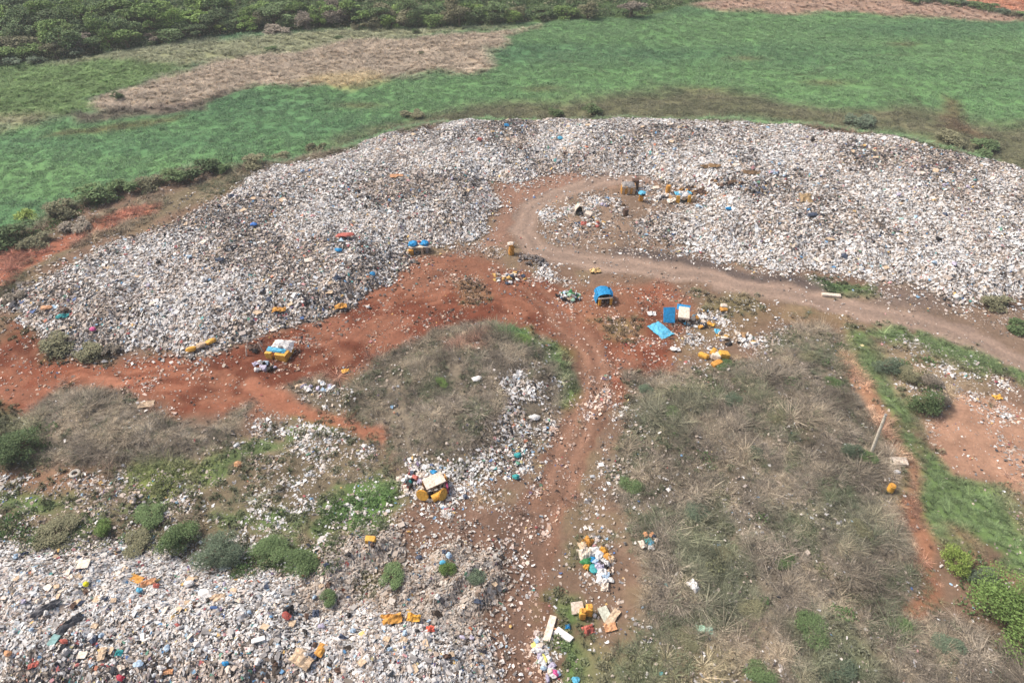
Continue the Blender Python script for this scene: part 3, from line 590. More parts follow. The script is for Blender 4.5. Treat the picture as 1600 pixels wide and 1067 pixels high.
# green weeds and short grass
wd_p = [leafy('weed_a', 40, .42, .34, .11), leafy('weed_b', 34, .5, .22, .12), blades('weed_c', 40, .34, .45, .03, .9, 2, .35)]
D = np.maximum(m_green*np.where(m_strip > .3, .8, 5.5), mixed_band*1.0); D = np.maximum(D, m_dry*1.5*sst(.1, .6, n2[..., 0]+.5*n1[..., 0]))*no_heap*np.clip(1-m_track*2, 0, 1)
x, y = sample(D, 9, (-70, 75, 14, 110))
t = tint_at(x, y, .25, 1.1); gb = samp(m_green, x, y) < .3; t[gb] = t[gb]*.5+.5*lin(92, 108, 76)
scatter('green_weeds', 'low green weeds and grass patches on the dump', 'weeds', x, y, RS.uniform(.5, 1.1, len(x))*np.where(samp(m_strip, x, y) > .4, .5, 1.0), t, wd_p)
sg_p = [blades('short_a', 60, .14, .35, .009, .9, 2, .4), blades('short_b', 60, .1, .42, .01, 1.0, 2, .4), blades('short_c', 50, .2, .3, .009, .9, 2, .4)]
D = np.where(m_strip > .3, m_green, 0)*9*np.clip(1+.6*n3[..., 0], .3, 1.6)*no_heap
x, y = sample(D, 14, (20, 75, 20, 75))
scatter('short_grass', 'short green grass strip along the red footpath', 'grass', x, y, RS.uniform(.7, 1.5, len(x)), tint_at(x, y, .3, 1.25), sg_p, tilt=.2)
# marsh carpet
ms_p = [leafy('marsh_a', 90, .9, .24, .085, .2, up=1.5), leafy('marsh_b', 90, 1.05, .18, .085, .2, up=1.5), leafy('marsh_c', 70, .75, .34, .085, .2, up=1.2)]
m_marsh = mm*(1-m_reed)*(1-m_reed2)*(1-m_olive)*(1-m_tan)*sst(1, -1, S_forest)
D = m_marsh*1.7*no_heap*(1-m_chan)*np.clip(1+.4*st[..., 0], .3, 1.4)
x, y = sample(D, 2.4, BOX)
scatter('marsh_plants', 'green carpet of floating marsh plants around the dump', 'marsh plants', x, y, RS.uniform(.6, 1.25, len(x))*(1+.25*sst(90, 170, y)), tint_at(x, y, .11, 1.1), ms_p, lift=-.08)
# reeds and rank grass in the marsh, fringe brush along the platform edge
rd_p = [blades('reed_a', 44, .8, .9, .035, .9, 2, .3, up=.3), blades('reed_b', 44, .6, 1.1, .035, 1.0, 2, .3, up=.4)]
fringe = sst(-4, -2, Sm)*sst(3.5, 1, Sm)
D = np.maximum.reduce([m_reed*1.9, m_reed2*2.2, m_olive*1.7, m_bright*1.7, m_tan*.8, fringe*1.8])*no_heap*sst(1, -1, S_forest)
x, y = sample(D, 2.3, BOX)
scatter('reeds', 'tan and olive reeds and rank grass between marsh and trees', 'reeds', x, y, RS.uniform(.6, 1.2, len(x)), tint_at(x, y, .25, 1.5), rd_p, lift=-.05)

# ------------------------------------------------------------------ trees and bushes: crown of many leaves on a forked trunk
def tree_meshes(name, seed, r, h, leaf, n, lobes=9, base=.12, flat=1.0, twiggy=False):
    q = np.random.RandomState(seed); pts = []
    cs = []
    for i in range(lobes):
        a = q.uniform(0, 6.283); rad = r*.64*math.sqrt(q.rand()); cz = h*(base+.22+(.95-base-.3)*q.rand()*(1-.55*(rad/r)**1.5))
        cs.append((np.array([rad*math.cos(a), rad*math.sin(a), cz]), r*q.uniform(.26, .52)))
    w = np.array([c[1]**2 for c in cs]); cnt = (n*w/w.sum()).astype(int)
    for (c, R), m in zip(cs, cnt):
        d = q.normal(0, 1, (m, 3)); d /= np.linalg.norm(d, axis=1)[:, None]
        d[:, 2] = np.where(d[:, 2] < -.35, -d[:, 2], d[:, 2])
        p = c+d*R*q.uniform(.55, 1.08, (m, 1))*np.array([1, 1, flat*.8]); pts.append(p)
    p = np.vstack(pts); p = p[p[:, 2] > .05]
    crown = leaf_mesh(name+'_crown', p, leaf, q, .33, .35)
    # per-lobe tone so that clumps read light and dark as leaves differ in age
    bm = bmesh.new()
    def limb(a, b, r0, r1):
        a = Vector(a); b = Vector(b); d = (b-a); L = d.length
        m = Matrix.Translation((a+b)/2) @ d.to_track_quat('Z', 'Y').to_matrix().to_4x4()
        bmesh.ops.create_cone(bm, cap_ends=True, segments=6, radius1=r0, radius2=r1, depth=L, matrix=m)
    k = Vector((q.normal(0, .05)*r, q.normal(0, .05)*r, h*.38)); limb((0, 0, -.3), k, r*.055+.03, r*.035+.02)
    for c, R in cs: limb(k, c, r*.028+.015, .012)
    trunk = bpy.data.meshes.new(name+'_trunk'); bm.to_mesh(trunk); bm.free(); trunk.materials.append(M_bark)
    return crown, trunk
def leaf_mat(name, rgb, rnd=.16):
    return attr_mat(name, 'Col', 'GEOMETRY', rough=.75, spec=.2, randomize=rnd, gain=tuple(lin(*rgb)))
LM = {'dark': leaf_mat('leaf_dark', (102, 122, 80)), 'mid': leaf_mat('leaf_mid', (110, 134, 74)), 'bright': leaf_mat('leaf_bright', (124, 150, 78)), 'olive': leaf_mat('leaf_olive', (128, 126, 98)),
      'grey': leaf_mat('leaf_grey', (144, 134, 120)), 'blue': leaf_mat('leaf_blue', (104, 118, 96)), 'lime': leaf_mat('leaf_lime', (128, 146, 74)), 'deep': leaf_mat('leaf_deep', (88, 106, 70))}
_tm = {}
def plant(name, px, py, width, height, kind, shape, label, cat, group=None, rz=None, pos=None):
    """name > trunk, crown; the shape is one of a few grown crowns, scaled to the size seen"""
    key = (shape, kind)
    if key not in _tm:
        big, seed, lv, n, lb, base, fl = SHAPES[shape]
        cr, tr = tree_meshes(shape+'_'+kind, seed, .5, 1.0 if big else .8, lv, n, lb, base, fl)
        cr.materials.append(LM[kind]); _tm[key] = (cr, tr)
    cr, tr = _tm[key]; p = at(px, py) if pos is None else pos
    o = link(name, None); o.location = p; o.rotation_euler = (0, 0, random.uniform(0, 6.28) if rz is None else rz); u_ = random.uniform(.78, 1.25); o.scale = (width*u_, width/u_, height)
    props(o, label, cat, group)
    link('trunk', tr, None, o); link('crown', cr, None, o); return o
SHAPES = {'tree1': (1, 11, .030, 2600, 14, -.05, 1.0), 'tree2': (1, 12, .032, 2300, 11, 0, 1.0), 'tree3': (1, 13, .028, 2700, 17, -.08, 1.1), 'tree4': (1, 14, .034, 2000, 9, .05, .8), 'flat': (1, 15, .036, 1600, 10, .34, .5),
          'bush1': (0, 21, .036, 1500, 9, -.05, 1.0), 'bush2': (0, 22, .038, 1300, 7, -.08, 1.0), 'bush3': (0, 23, .034, 1600, 12, -.1, .8), 'near1': (0, 24, .016, 8000, 20, -.06, 1.0), 'near2': (0, 25, .020, 4600, 15, -.08, 1.1), 'near3': (0, 26, .012, 15000, 26, -.06, 1.0), 'near4': (0, 27, .020, 4600, 18, -.08, .8)}
# forest beyond the marsh: every tree its own
tree_labels = {'dark': 'dark green broad-leaved tree in the forest beyond the marsh', 'mid': 'mid green leafy tree in the forest beyond the marsh', 'bright': 'fresh light green tree in the forest beyond the marsh', 'olive': 'olive scrubby tree in the forest beyond the marsh', 'deep': 'deep green tree in the forest beyond the marsh', 'grey': 'greyish half-bare tree at the forest edge beyond the marsh'}
special = [(310, 46, 9.5, 4.6, 'bright', 'flat', 'wide flat-topped light green tree at the forest edge'), (345, 54, 3.5, 2.6, 'lime', 'tree4', 'small lime green tree below the flat-topped tree at the forest edge'),
    (128, 76, 8.0, 4.5, 'grey', 'tree2', 'big grey-brown half-bare tree at the forest edge behind bright grass'), (118, 88, 6.0, 3.0, 'blue', 'bush1', 'blue-green rounded bush in front of the grey-brown tree'),
    (195, 50, 5.0, 4.2, 'olive', 'tree4', 'pale olive tree standing above the grey-brown one at the forest edge'), (240, 64, 6.0, 2.8, 'grey', 'bush2', 'low grey scrub beside the flat-topped tree'), (430, 52, 8.0, 2.6, 'grey', 'bush3', 'low mauve-grey thicket at the foot of the forest'),
    (500, 42, 4.5, 3.8, 'bright', 'tree2', 'bright green tree at the middle of the forest edge'), (580, 46, 5.5, 3.2, 'olive', 'bush1', 'rounded olive bush at the forest edge above the tan reeds'), (555, 47, 3.5, 2.0, 'olive', 'bush2', 'small olive bush beside the rounded one above the tan reeds'),
    (770, 40, 6, 3.6, 'deep', 'tree3', 'deep green tree where the forest edge meets the green marsh'), (60, 100, 5, 2.2, 'blue', 'bush3', 'blue-green low bush above the bright grass at the frame edge'), (20, 104, 6, 2.6, 'blue', 'bush1', 'larger blue-green bush above the bright grass at the frame edge')]
taken = []
for px, py, w, h, kd, shp, lb in special:
    x, y = ground_xy(px, py, MARSH_Z); taken.append((x, y, w*.25)); plant('forest_tree' if shp[0] in 'tf' else 'forest_bush', 0, 0, w, h, kd, shp, lb, 'tree' if shp[0] in 'tf' else 'bush', 'plants named one by one at the forest edge', pos=Vector((x, y, hz(x, y))))
nt = 0
for _ in range(9000):
    x = random.uniform(-175, 80); y = random.uniform(140, 232)
    s = float(samp(S_forest, np.array([x]), np.array([y]))[0])
    if s < 1.0 or not in_view(np.array([x]), np.array([y]), 5.0, 1.04)[0] or y > 222: continue
    w = random.uniform(7.0, 11.5)*(.75 if s < 4 else 1)
    if any((x-a)**2+(y-b)**2 < (c+w*.20)**2 for a, b, c in taken): continue
    taken.append((x, y, w*.20)); n_ = float(vn(x, y, 22, 5)); r = random.random()+.3*n_
    kd = 'grey' if (r < .03 and s < 8) else 'deep' if r < .12 else 'dark' if r < .42 else 'mid' if r < .75 else 'bright' if r < .95 else 'olive'
    plant('forest_tree', 0, 0, w, random.uniform(4.0, 7.2)*(.75 if s < 4 else 1), kd, random.choice(['tree1', 'tree2', 'tree3', 'tree4']), (tree_labels[kd].replace(' beyond the marsh', (' edge row' if s < 5 else ' interior')+(' far left' if x < -85 else ' left of centre' if x < -25 else ' right end')) if kd != 'grey' else tree_labels[kd]), 'tree', kd+' trees of the far forest', pos=Vector((x, y, hz(x, y)))); nt += 1
print('forest trees', nt)
ug_p = [leafy('under_a', 60, 1.6, 1.3, .26, .35), leafy('under_b', 60, 2.0, 1.0, .28, .35)]
D = sst(-.5, 1.5, S_forest)*.22; x, y = sample(D, .22, BOX)
scatter('undergrowth', 'dense undergrowth between the trees of the far forest', 'undergrowth', x, y, RS.uniform(.6, 1.2, len(x)), np.where(RS.rand(len(x), 1) > .25, lin(84, 104, 70), lin(118, 120, 94))*RS.uniform(.8, 1.2, (len(x), 1)), ug_p)
bushes = [
 (1438, 642, 3.4, 2.6, 'deep', 'near2', 'round dark green bush standing beside the grass strip'), (1582, 985, 7.4, 4.2, 'mid', 'near3', 'large fresh green bush at the lower corner of the photo'), (1488, 885, 2.8, 2.0, 'lime', 'near2', 'yellow-green shrub above the large fresh green bush'),
 (1530, 905, 2.2, 1.4, 'blue', 'near2', 'dark blue-green shrub beside the yellow-green one'), (288, 852, 3.6, 2.0, 'dark', 'near1', 'grey-green bush at the top edge of the nearest heap'), (345, 873, 4.2, 2.0, 'blue', 'near3', 'larger grey-green bush beside its twin above the nearest heap'),
 (425, 868, 3.4, 1.2, 'dark', 'near1', 'low green bush above the nearest heap, third from its pair'), (470, 888, 3.2, 1.4, 'dark', 'near1', 'dark green bush next to the rubble ridge'), (35, 712, 5.2, 2.4, 'deep', 'near1', 'dark olive bush at the left end of the dry mound'),
 (165, 828, 1.8, 1.2, 'mid', 'near2', 'small fresh green bush above the nearest heap'), (95, 838, 4.0, 1.0, 'olive', 'near4', 'low olive clump along the top of the nearest heap'), (212, 852, 3.0, .9, 'olive', 'near4', 'low olive clump in front of the grey-green bushes'), (238, 806, 3.0, .9, 'dark', 'near4', 'flat dark green clump below the yellowish grass'),
 (815, 538, 2.8, .9, 'mid', 'near2', 'low green shrub on top of the middle dry mound'), (1330, 712, 2.2, 1.5, 'blue', 'near2', 'dark green shrub at the foot of the leaning pole'), (1352, 722, 2.0, 1.0, 'dark', 'near4', 'low green shrub right behind the pole foot'), (1385, 578, 3.2, 1.4, 'blue', 'near2', 'grey-green shrub between road and dark round bush'), (1420, 592, 2.6, 1.3, 'olive', 'near4', 'olive shrub uphill of the dark round bush'), (1455, 600, 2.4, 1.2, 'grey', 'near2', 'dry tan shrub above the dark round bush'), (1472, 632, 1.8, 1.6, 'grey', 'near2', 'bare grey shrub touching the dark round bush'),
 (512, 938, 1.6, .8, 'dark', 'near4', 'single green tuft growing on the nearest heap'), (612, 905, 2.4, .8, 'dark', 'near4', 'green clump between the first two rubble ridges'), (745, 905, 1.8, 1.1, 'blue', 'near2', 'green bush on the rubble ridge by the track'), (700, 892, 1.6, .9, 'mid', 'near2', 'small green clump on the middle rubble ridge'), (690, 600, 1.5, .6, 'mid', 'near2', 'small green clump amid the middle dry mound'),
 (20, 380, 6.5, 2.8, 'deep', 'bush1', 'dark green bush where the red strip meets the frame edge'), (50, 348, 5.5, 2.6, 'lime', 'bush2', 'lime green bush on the marsh edge'), (100, 335, 5.5, 2.2, 'olive', 'bush3', 'olive bush right of the lime green one'), (60, 385, 5, 1.6, 'olive', 'bush3', 'low olive bush above the red strip'), (120, 358, 5, 1.5, 'grey', 'bush2', 'grey dry bush above the red strip'), (150, 315, 6, 2.6, 'dark', 'bush1', 'broad dark green bush in the belt along the marsh'), (195, 300, 5, 2.4, 'dark', 'bush2', 'dark green bush in the middle of the belt along the marsh'), (235, 294, 5, 1.9, 'olive', 'bush3', 'olive bush in the belt along the marsh'), (275, 284, 5, 2.2, 'dark', 'bush1', 'dark green bush before the tall one along the marsh'), (318, 274, 6, 2.8, 'deep', 'bush2', 'tallest dark bush in the belt between marsh and big heap'), (350, 268, 3.5, 1.7, 'dark', 'bush3', 'small dark bush behind the tallest one of the belt'), (398, 258, 5, 1.8, 'olive', 'bush1', 'olive bush by the upper flank of the big heap'), (438, 250, 4, 1.5, 'olive', 'bush3', 'small olive bush by the upper flank of the big heap'), (495, 240, 4.5, 2.4, 'olive', 'bush2', 'dark olive bush at the far shoulder of the big heap'),
 (90, 545, 4.5, 1.5, 'olive', 'bush1', 'grey-olive bush at the lower tip of the big heap'), (140, 552, 4, 1.2, 'olive', 'bush3', 'grey-olive bush right of the heap tip'), (175, 550, 2.5, 1.0, 'grey', 'bush2', 'dry bush at the foot of the big heap'), (25, 470, 3, 1.4, 'grey', 'bush2', 'dry grey bush beside the tip of the big heap'),
 (925, 180, 4.5, 2.2, 'dark', 'bush1', 'dark bush peeping over the crest of the far heap'), (870, 180, 3.5, 1.6, 'dark', 'bush3', 'smaller dark bush peeping over the crest of the far heap'), (645, 182, 5, 1.4, 'olive', 'bush2', 'olive bush behind the far heap shoulder'), (1345, 192, 8, 1.5, 'blue', 'bush3', 'long blue-green bush behind the far heap'), (1480, 222, 6, 1.9, 'olive', 'bush1', 'olive bush behind the far heap at the slope'), (1535, 238, 8, 2.0, 'deep', 'bush2', 'dark green thicket behind the far heap near the frame edge'),
 (186, 158, 3.0, 2.0, 'dark', 'bush1', 'lone dark bush standing in the tan reeds'), (130, 66, 6, 2.4, 'olive', 'bush2', 'olive thicket in front of the forest'), (425, 80, 3.5, 1.4, 'dark', 'bush3', 'lone green bush at the edge of the tan reeds'), (237, 72, 2.2, 1.2, 'deep', 'bush1', 'tiny dark bush in the olive grass'), (530, 62, 2.6, 1.0, 'dark', 'bush1', 'small dark bush at the upper edge of the reeds'), (658, 86, 2.2, 1.0, 'olive', 'bush2', 'small olive bush amid the tan reeds'), (650, 52, 2.8, 1.3, 'deep', 'bush3', 'small dark bush between reeds and forest'),
 (1555, 480, 4, 1.4, 'olive', 'bush3', 'olive brush patch between road and far heap'), (1590, 515, 3.5, 1.1, 'dark', 'bush2', 'green brush patch at the road edge near the frame side')]
for px, py, w, h, kd, shp, lb in bushes:
    plant('bush', px, py, w, h/.8, kd, shp, lb, 'bush', 'bushes around the dump')
for i in range(15):
    t = i/14; px = 1422+t*190+random.uniform(-4, 4); py = 4+t*t*30
    plant('hedge_bush', px, py, random.uniform(4.5, 7), random.uniform(1.8, 2.8), random.choice(['blue', 'blue', 'olive', 'dark']), 'bush%d' % (1+i % 3), 'bush in the far hedge line across the tan field', 'bush', 'far hedge line bushes')
for px, py, w in ((1048, 648, 2.2), (1146, 628, 2.2), (1090, 802, 2.4), (1128, 872, 2.6), (1172, 952, 2.4), (1268, 985, 2.8), (1228, 880, 2.2), (1010, 612, 2), (1215, 655, 2), (1300, 600, 2.2), (1262, 560, 2.4), (1180, 708, 1.8), (1340, 830, 2.2), (1400, 985, 2.4), (1080, 1000, 2.2), (985, 760, 2), (1130, 570, 2.2), (1310, 1050, 2.6), (1190, 1050, 2.4), (1480, 1010, 2.2)):
    plant('field_shrub', px, py, w*random.uniform(.85, 1.15), .75*random.uniform(.7, 1.3), (kd_ := random.choice(['blue', 'olive', 'dark'])), 'near2', 'small %s shrub in the %s dry brush field, %s' % ({'blue': 'grey-green', 'olive': 'olive', 'dark': 'green'}[kd_], 'far' if py < 660 else 'middle' if py < 860 else 'near', 'by the red track' if px < 1070 else 'towards the footpath' if px > 1250 else 'in its centre'), 'shrub', 'shrubs of the dry brush field')

sb_p = [leafy('scrub_a', 120, .9, .7, .10, .4), leafy('scrub_b', 100, 1.2, .5, .11, .4), leafy('scrub_c', 80, .7, .9, .09, .4)]
D = area([(-80, 425), (0, 345), (150, 286), (330, 246), (520, 220), (640, 178), (640, 188), (520, 238), (330, 282), (150, 342), (0, 402), (-80, 450)], MARSH_Z/2, 1.5)*.85
D = np.maximum(D, area([(-80, 815), (180, 815), (330, 850), (500, 880), (520, 905), (420, 892), (330, 882), (180, 852), (-80, 856)], 0, 1.0)*2.2)
D = np.maximum(D, area([(1370, 545), (1440, 560), (1470, 600), (1430, 640), (1400, 610)], 0, 1.0)*.7); D = np.maximum(D, area([(1460, 225), (1600, 255), (1600, 270), (1460, 238)], 0, 1.5)*.6)
D = np.maximum(D, area([(-80, 655), (50, 665), (75, 700), (60, 725), (-80, 730)], 0, 1.0)*.8); D = np.maximum(D, area([(1480, 860), (1560, 880), (1640, 1000), (1560, 1010), (1500, 930)], 0, 1.0)*.8); D = np.maximum(D, m_dryr*.10*sst(0, .4, n2[..., 0]))
x, y = sample(D*np.clip(1+fbm(GX, GY, 3, 3, 12), .2, 2), 4.0, (-90, 90, 18, 130))
scatter('scrub', 'low irregular green scrub along heap edges and marsh rim', 'scrub', x, y, RS.uniform(.5, 1.15, len(x)), np.where(RS.rand(len(x), 1) > .35, lin(88, 112, 70), lin(112, 114, 84))*RS.uniform(.75, 1.2, (len(x), 1)), sb_p, lift=-.1)

# ------------------------------------------------------------------ shaped pieces for shelters and single items
def bm_mesh(bm, name):
    me = bpy.data.meshes.new(name); bm.normal_update(); bm.to_mesh(me); bm.free(); return me
def part(name, me, mat, parent, loc=(0, 0, 0), rot=(0, 0, 0)):
    return link(name, me, mat, parent, loc, rot)
def box_me(sx, sy, sz, bev=.03, jit=.02, seed=0):
    r = random.Random(seed); bm = bmesh.new(); bmesh.ops.create_cube(bm, size=1)
    bmesh.ops.scale(bm, vec=(sx, sy, sz), verts=bm.verts)
    for v in bm.verts: v.co += Vector((r.uniform(-1, 1), r.uniform(-1, 1), r.uniform(-1, 1)))*jit
    if bev: bmesh.ops.bevel(bm, geom=bm.edges[:], offset=bev, segments=2, affect='EDGES', profile=.6)
    return bm_mesh(bm, 'box')
def sheet_me(sx, sy, n=9, m=7, wr=.05, sag=0.0, th=.02, seed=0, drape=0.0, ragged=.06):
    """wrinkled sheet with thickness; drape lets the rim hang down"""
    r = np.random.RandomState(seed); u, v = np.meshgrid(np.linspace(-1, 1, n), np.linspace(-1, 1, m))
    e = np.maximum(np.abs(u), np.abs(v))
    z = wr*fbm(u*2+seed*3.1, v*2+seed*1.7, .8, 3, seed) - sag*(1-u*u)*(1-v*v) - drape*np.clip((e-.62)/.38, 0, 1)**1.4
    x = u*sx/2*(1+ragged*r.normal(0, .5, u.shape)*(e > .95)); y = v*sy/2*(1+ragged*r.normal(0, .5, u.shape)*(e > .95))
    top = np.stack([x, y, z+th/2], -1).reshape(-1, 3); bot = top-[0, 0, th]; N = n*m; f = []
    for j in range(m-1):
        for i in range(n-1):
            a = j*n+i; f.append((a, a+1, a+n+1, a+n)); f.append((N+a, N+a+n, N+a+n+1, N+a+1))
    rim = [i for i in range(n)]+[j*n+n-1 for j in range(1, m)]+[(m-1)*n+i for i in range(n-2, -1, -1)]+[j*n for j in range(m-2, 0, -1)]
    for k in range(len(rim)): a, b = rim[k], rim[(k+1) % len(rim)]; f.append((a, N+a, N+b, b))
    return np_mesh('sheet', np.vstack([top, bot]), np.array(f), None, False)
def vault_me(w, d, h, th=.04, wr=.04, seed=0, n=12, m=6):
    t, v = np.meshgrid(np.linspace(0, math.pi, n), np.linspace(-.5, .5, m))
    k = 1+wr*fbm(t*2, v*5+seed, 1.0, 3, seed)
    top = np.stack([-np.cos(t)*w/2*k, v*d*(1+0*t), np.sin(t)**.75*h*k], -1).reshape(-1, 3); bot = top*np.array([1-2*th/w, 1, 1-th/h]); N = n*m; f = []
    for j in range(m-1):
        for i in range(n-1):
            a = j*n+i; f.append((a, a+1, a+n+1, a+n)); f.append((N+a, N+a+n, N+a+n+1, N+a+1))
    rim = [i for i in range(n)]+[j*n+n-1 for j in range(1, m)]+[(m-1)*n+i for i in range(n-2, -1, -1)]+[j*n for j in range(m-2, 0, -1)]
    for q in range(len(rim)): a, b = rim[q], rim[(q+1) % len(rim)]; f.append((a, N+a, N+b, b))
    return np_mesh('vault', np.vstack([top, bot]), np.array(f), None, False)
def blob_me(sx, sy, sz, sub=2, rough=.28, seed=0, smooth=False):
    bm = bmesh.new(); bmesh.ops.create_icosphere(bm, subdivisions=sub, radius=.5); r = random.Random(seed)
    ph = [r.uniform(0, 9) for _ in range(6)]
    for v in bm.verts:
        c = v.co*2; k = 1+rough*(math.sin(3.1*c.x+ph[0]+2*c.y)+math.sin(4.3*c.y+ph[1]-2*c.z)+math.sin(5.7*c.z+ph[2]+3*c.x))/2+r.uniform(-1, 1)*rough*.3
        v.co = Vector((v.co.x*sx*k, v.co.y*sy*k, max(v.co.z*sz*k+sz*.32, -.02)))
    for f in bm.faces: f.smooth = smooth
    return bm_mesh(bm, 'blob')
def tube_me(p0, p1, r0, r1, seg=8):
    bm = bmesh.new(); a = Vector(p0); b = Vector(p1); d = b-a
    bmesh.ops.create_cone(bm, cap_ends=True, segments=seg, radius1=r0, radius2=r1, depth=d.length, matrix=Matrix.Translation((a+b)/2) @ d.to_track_quat('Z', 'Y').to_matrix().to_4x4())
    return bm_mesh(bm, 'tube')
def barrel_me(r, h, seg=16):
    bm = bmesh.new(); prof = [(0, 0), (r*.94, 0), (r, .04*h), (r, .32*h), (r*1.05, .34*h), (r, .36*h), (r, .64*h), (r*1.05, .66*h), (r, .68*h), (r, .96*h), (r*.94, h), (r*.88, .97*h), (0, .97*h)]
    rings = []
    for k in range(seg):
        a = 6.283185*k/seg; rings.append([bm.verts.new((p[0]*math.cos(a), p[0]*math.sin(a), p[1])) for p in prof[1:-1]])
    c0 = bm.verts.new((0, 0, 0)); c1 = bm.verts.new((0, 0, .97*h))
    for k in range(seg):
        A, B = rings[k], rings[(k+1) % seg]
        for i in range(len(A)-1): bm.faces.new((A[i], B[i], B[i+1], A[i+1]))
        bm.faces.new((c0, B[0], A[0])); bm.faces.new((c1, A[-1], B[-1]))
    return bm_mesh(bm, 'barrel')
YEL, YELD, BLUE, LBLUE, CREAM, WHITE, MAG, GREY, BLACK, TEAL, REDC, PINK, ORNG, TANC, BRN = (paint(c) for c in ((226, 172, 76), (206, 150, 72), (38, 142, 200), (96, 182, 216), (226, 212, 196), (228, 226, 224), (136, 40, 84), (150, 146, 144), (46, 44, 46), (60, 158, 160), (188, 104, 92), (214, 92, 150), (208, 156, 116), (204, 180, 152), (100, 78, 66)))
LGREEN, NAVY, GREENC, LILAC, PALEB = (paint(c) for c in ((176, 214, 190), (76, 86, 106), (56, 128, 78), (190, 184, 206), (176, 200, 222)))
def root(name, px, py, rz, label, cat, group=None):
    o = link(name, None); o.location = at(px, py); o.rotation_euler = (0, 0, math.radians(rz)); return props(o, label, cat, group)
def single(name, me, mat, px, py, rz, label, cat, group=None, lift=0.0, tilt=(0, 0)):
    o = link(name, me, mat); p = at(px, py); o.location = p+Vector((0, 0, lift)); o.rotation_euler = (math.radians(tilt[0]), math.radians(tilt[1]), math.radians(rz)); return props(o, label, cat, group)
SH = 'shelters of the waste pickers'
# hut with blue and white sheet roof
h = root('shelter', 437, 556, -12, 'hut with yellow walls under a white and pale blue sheet on red earth', 'shelter', SH)
for q, (x_, w_) in enumerate(((-.85, .75), (.55, 1.25))): part('wall', box_me(w_, .35, .85, .06, .04, q), YEL, h, (x_, -.6, .42))
part('wall', box_me(.35, 1.5, .85, .06, .04, 5), YEL, h, (1.05, .35, .42)); part('wall', box_me(2.2, .3, .8, .06, .04, 6), YELD, h, (0, 1.15, .4))
part('roof_sheet', sheet_me(2.3, 1.5, 13, 9, .18, -.25, .03, 3, .25), WHITE, h, (.2, .75, 1.1), (math.radians(8), 0, .1)); part('roof_flap', sheet_me(2.1, .6, 11, 5, .08, 0, .03, 4, .1), LBLUE, h, (-.15, -.1, 1.0), (math.radians(20), 0, .05)); part('bundle', blob_me(.6, .35, .22, 2, .3, 8), GREY, h, (.25, .2, 1.12))
# broken frame beside it
h = root('broken_frame', 398, 549, 6, 'collapsed hut frame with pale posts beside the white-roofed hut', 'frame', SH)
for q, (x_, y_, l) in enumerate(((-.8, -.5, 1.2), (.9, -.1, 1.3), (-.9, .6, 1.1), (.7, .9, 1.0))): part('post', tube_me((x_, y_, -.2), (x_+.25*(-1)**q, y_, l), .09, .07), CREAM, h)
part('rail', tube_me((-1.3, .8, 1.0), (1.2, 1.1, 1.15), .07, .06), GREY, h); part('panel', sheet_me(1.2, .8, 7, 5, .1, 0, .03, 12), BRN, h, (0, .3, .35), (.5, .2, .3)); part('bundle', blob_me(.7, .5, .5, 2, .3, 3), BLACK, h, (.1, -.1, .02))
# blue topped hut by the big heap
h = root('shelter', 655, 395, 4, 'small hut with two bright blue tarp lumps on top by the big heap', 'shelter', SH)
part('wall', box_me(.6, .5, .7, .06, .04, 1), YELD, h, (-1.0, -.3, .35)); part('wall', box_me(.9, .3, .9, .05, .04, 2), TANC, h, (0, .2, .55)); part('post', box_me(.28, .28, 1.0, .04, .03, 3), TANC, h, (.45, -.3, .5)); part('wall', box_me(.3, 1.1, .9, .05, .04, 4), GREY, h, (1.05, .3, .45))
part('tarp', blob_me(1.2, 1.0, .7, 2, .25, 5), BLUE, h, (-.7, .35, .95)); part('tarp', blob_me(1.2, 1.0, .7, 2, .25, 6), BLUE, h, (.75, .35, .95)); part('bundle', blob_me(.45, .4, .35, 2, .25, 7), REDC, h, (.1, .5, 1.25)); part('roof_board', sheet_me(2.4, 1.2, 7, 5, .05, 0, .05, 8), CREAM, h, (0, .3, .95))
# vaulted blue hut
h = root('shelter', 944, 473, 8, 'blue vaulted tarp hut with yellow posts and dark doorway', 'shelter', SH)
part('tarp_roof', vault_me(1.9, 1.7, .75, .05, .07, 2), BLUE, h, (-.05, .5, .78)); part('side_tarp', sheet_me(1.7, 1.3, 7, 7, .07, 0, .03, 9), BLUE, h, (.95, .45, .62), (0, math.radians(84), 0)); part('side_tarp', sheet_me(1.5, 1.2, 7, 7, .07, 0, .03, 10), BLUE, h, (-.95, .55, .6), (0, math.radians(-84), 0))
part('back_wall', box_me(1.8, .08, 1.3, .02, .03, 2), BLACK, h, (0, 1.25, .65))  # wall coloured black to give the shade inside the doorway
for s_ in (-1, 1): part('post', box_me(.3, .26, .95, .05, .03, 3+s_), YEL, h, (.68*s_, -.42, .47))
part('lintel', box_me(1.75, .16, .14, .03, .02, 7), CREAM, h, (-.02, -.44, .99))
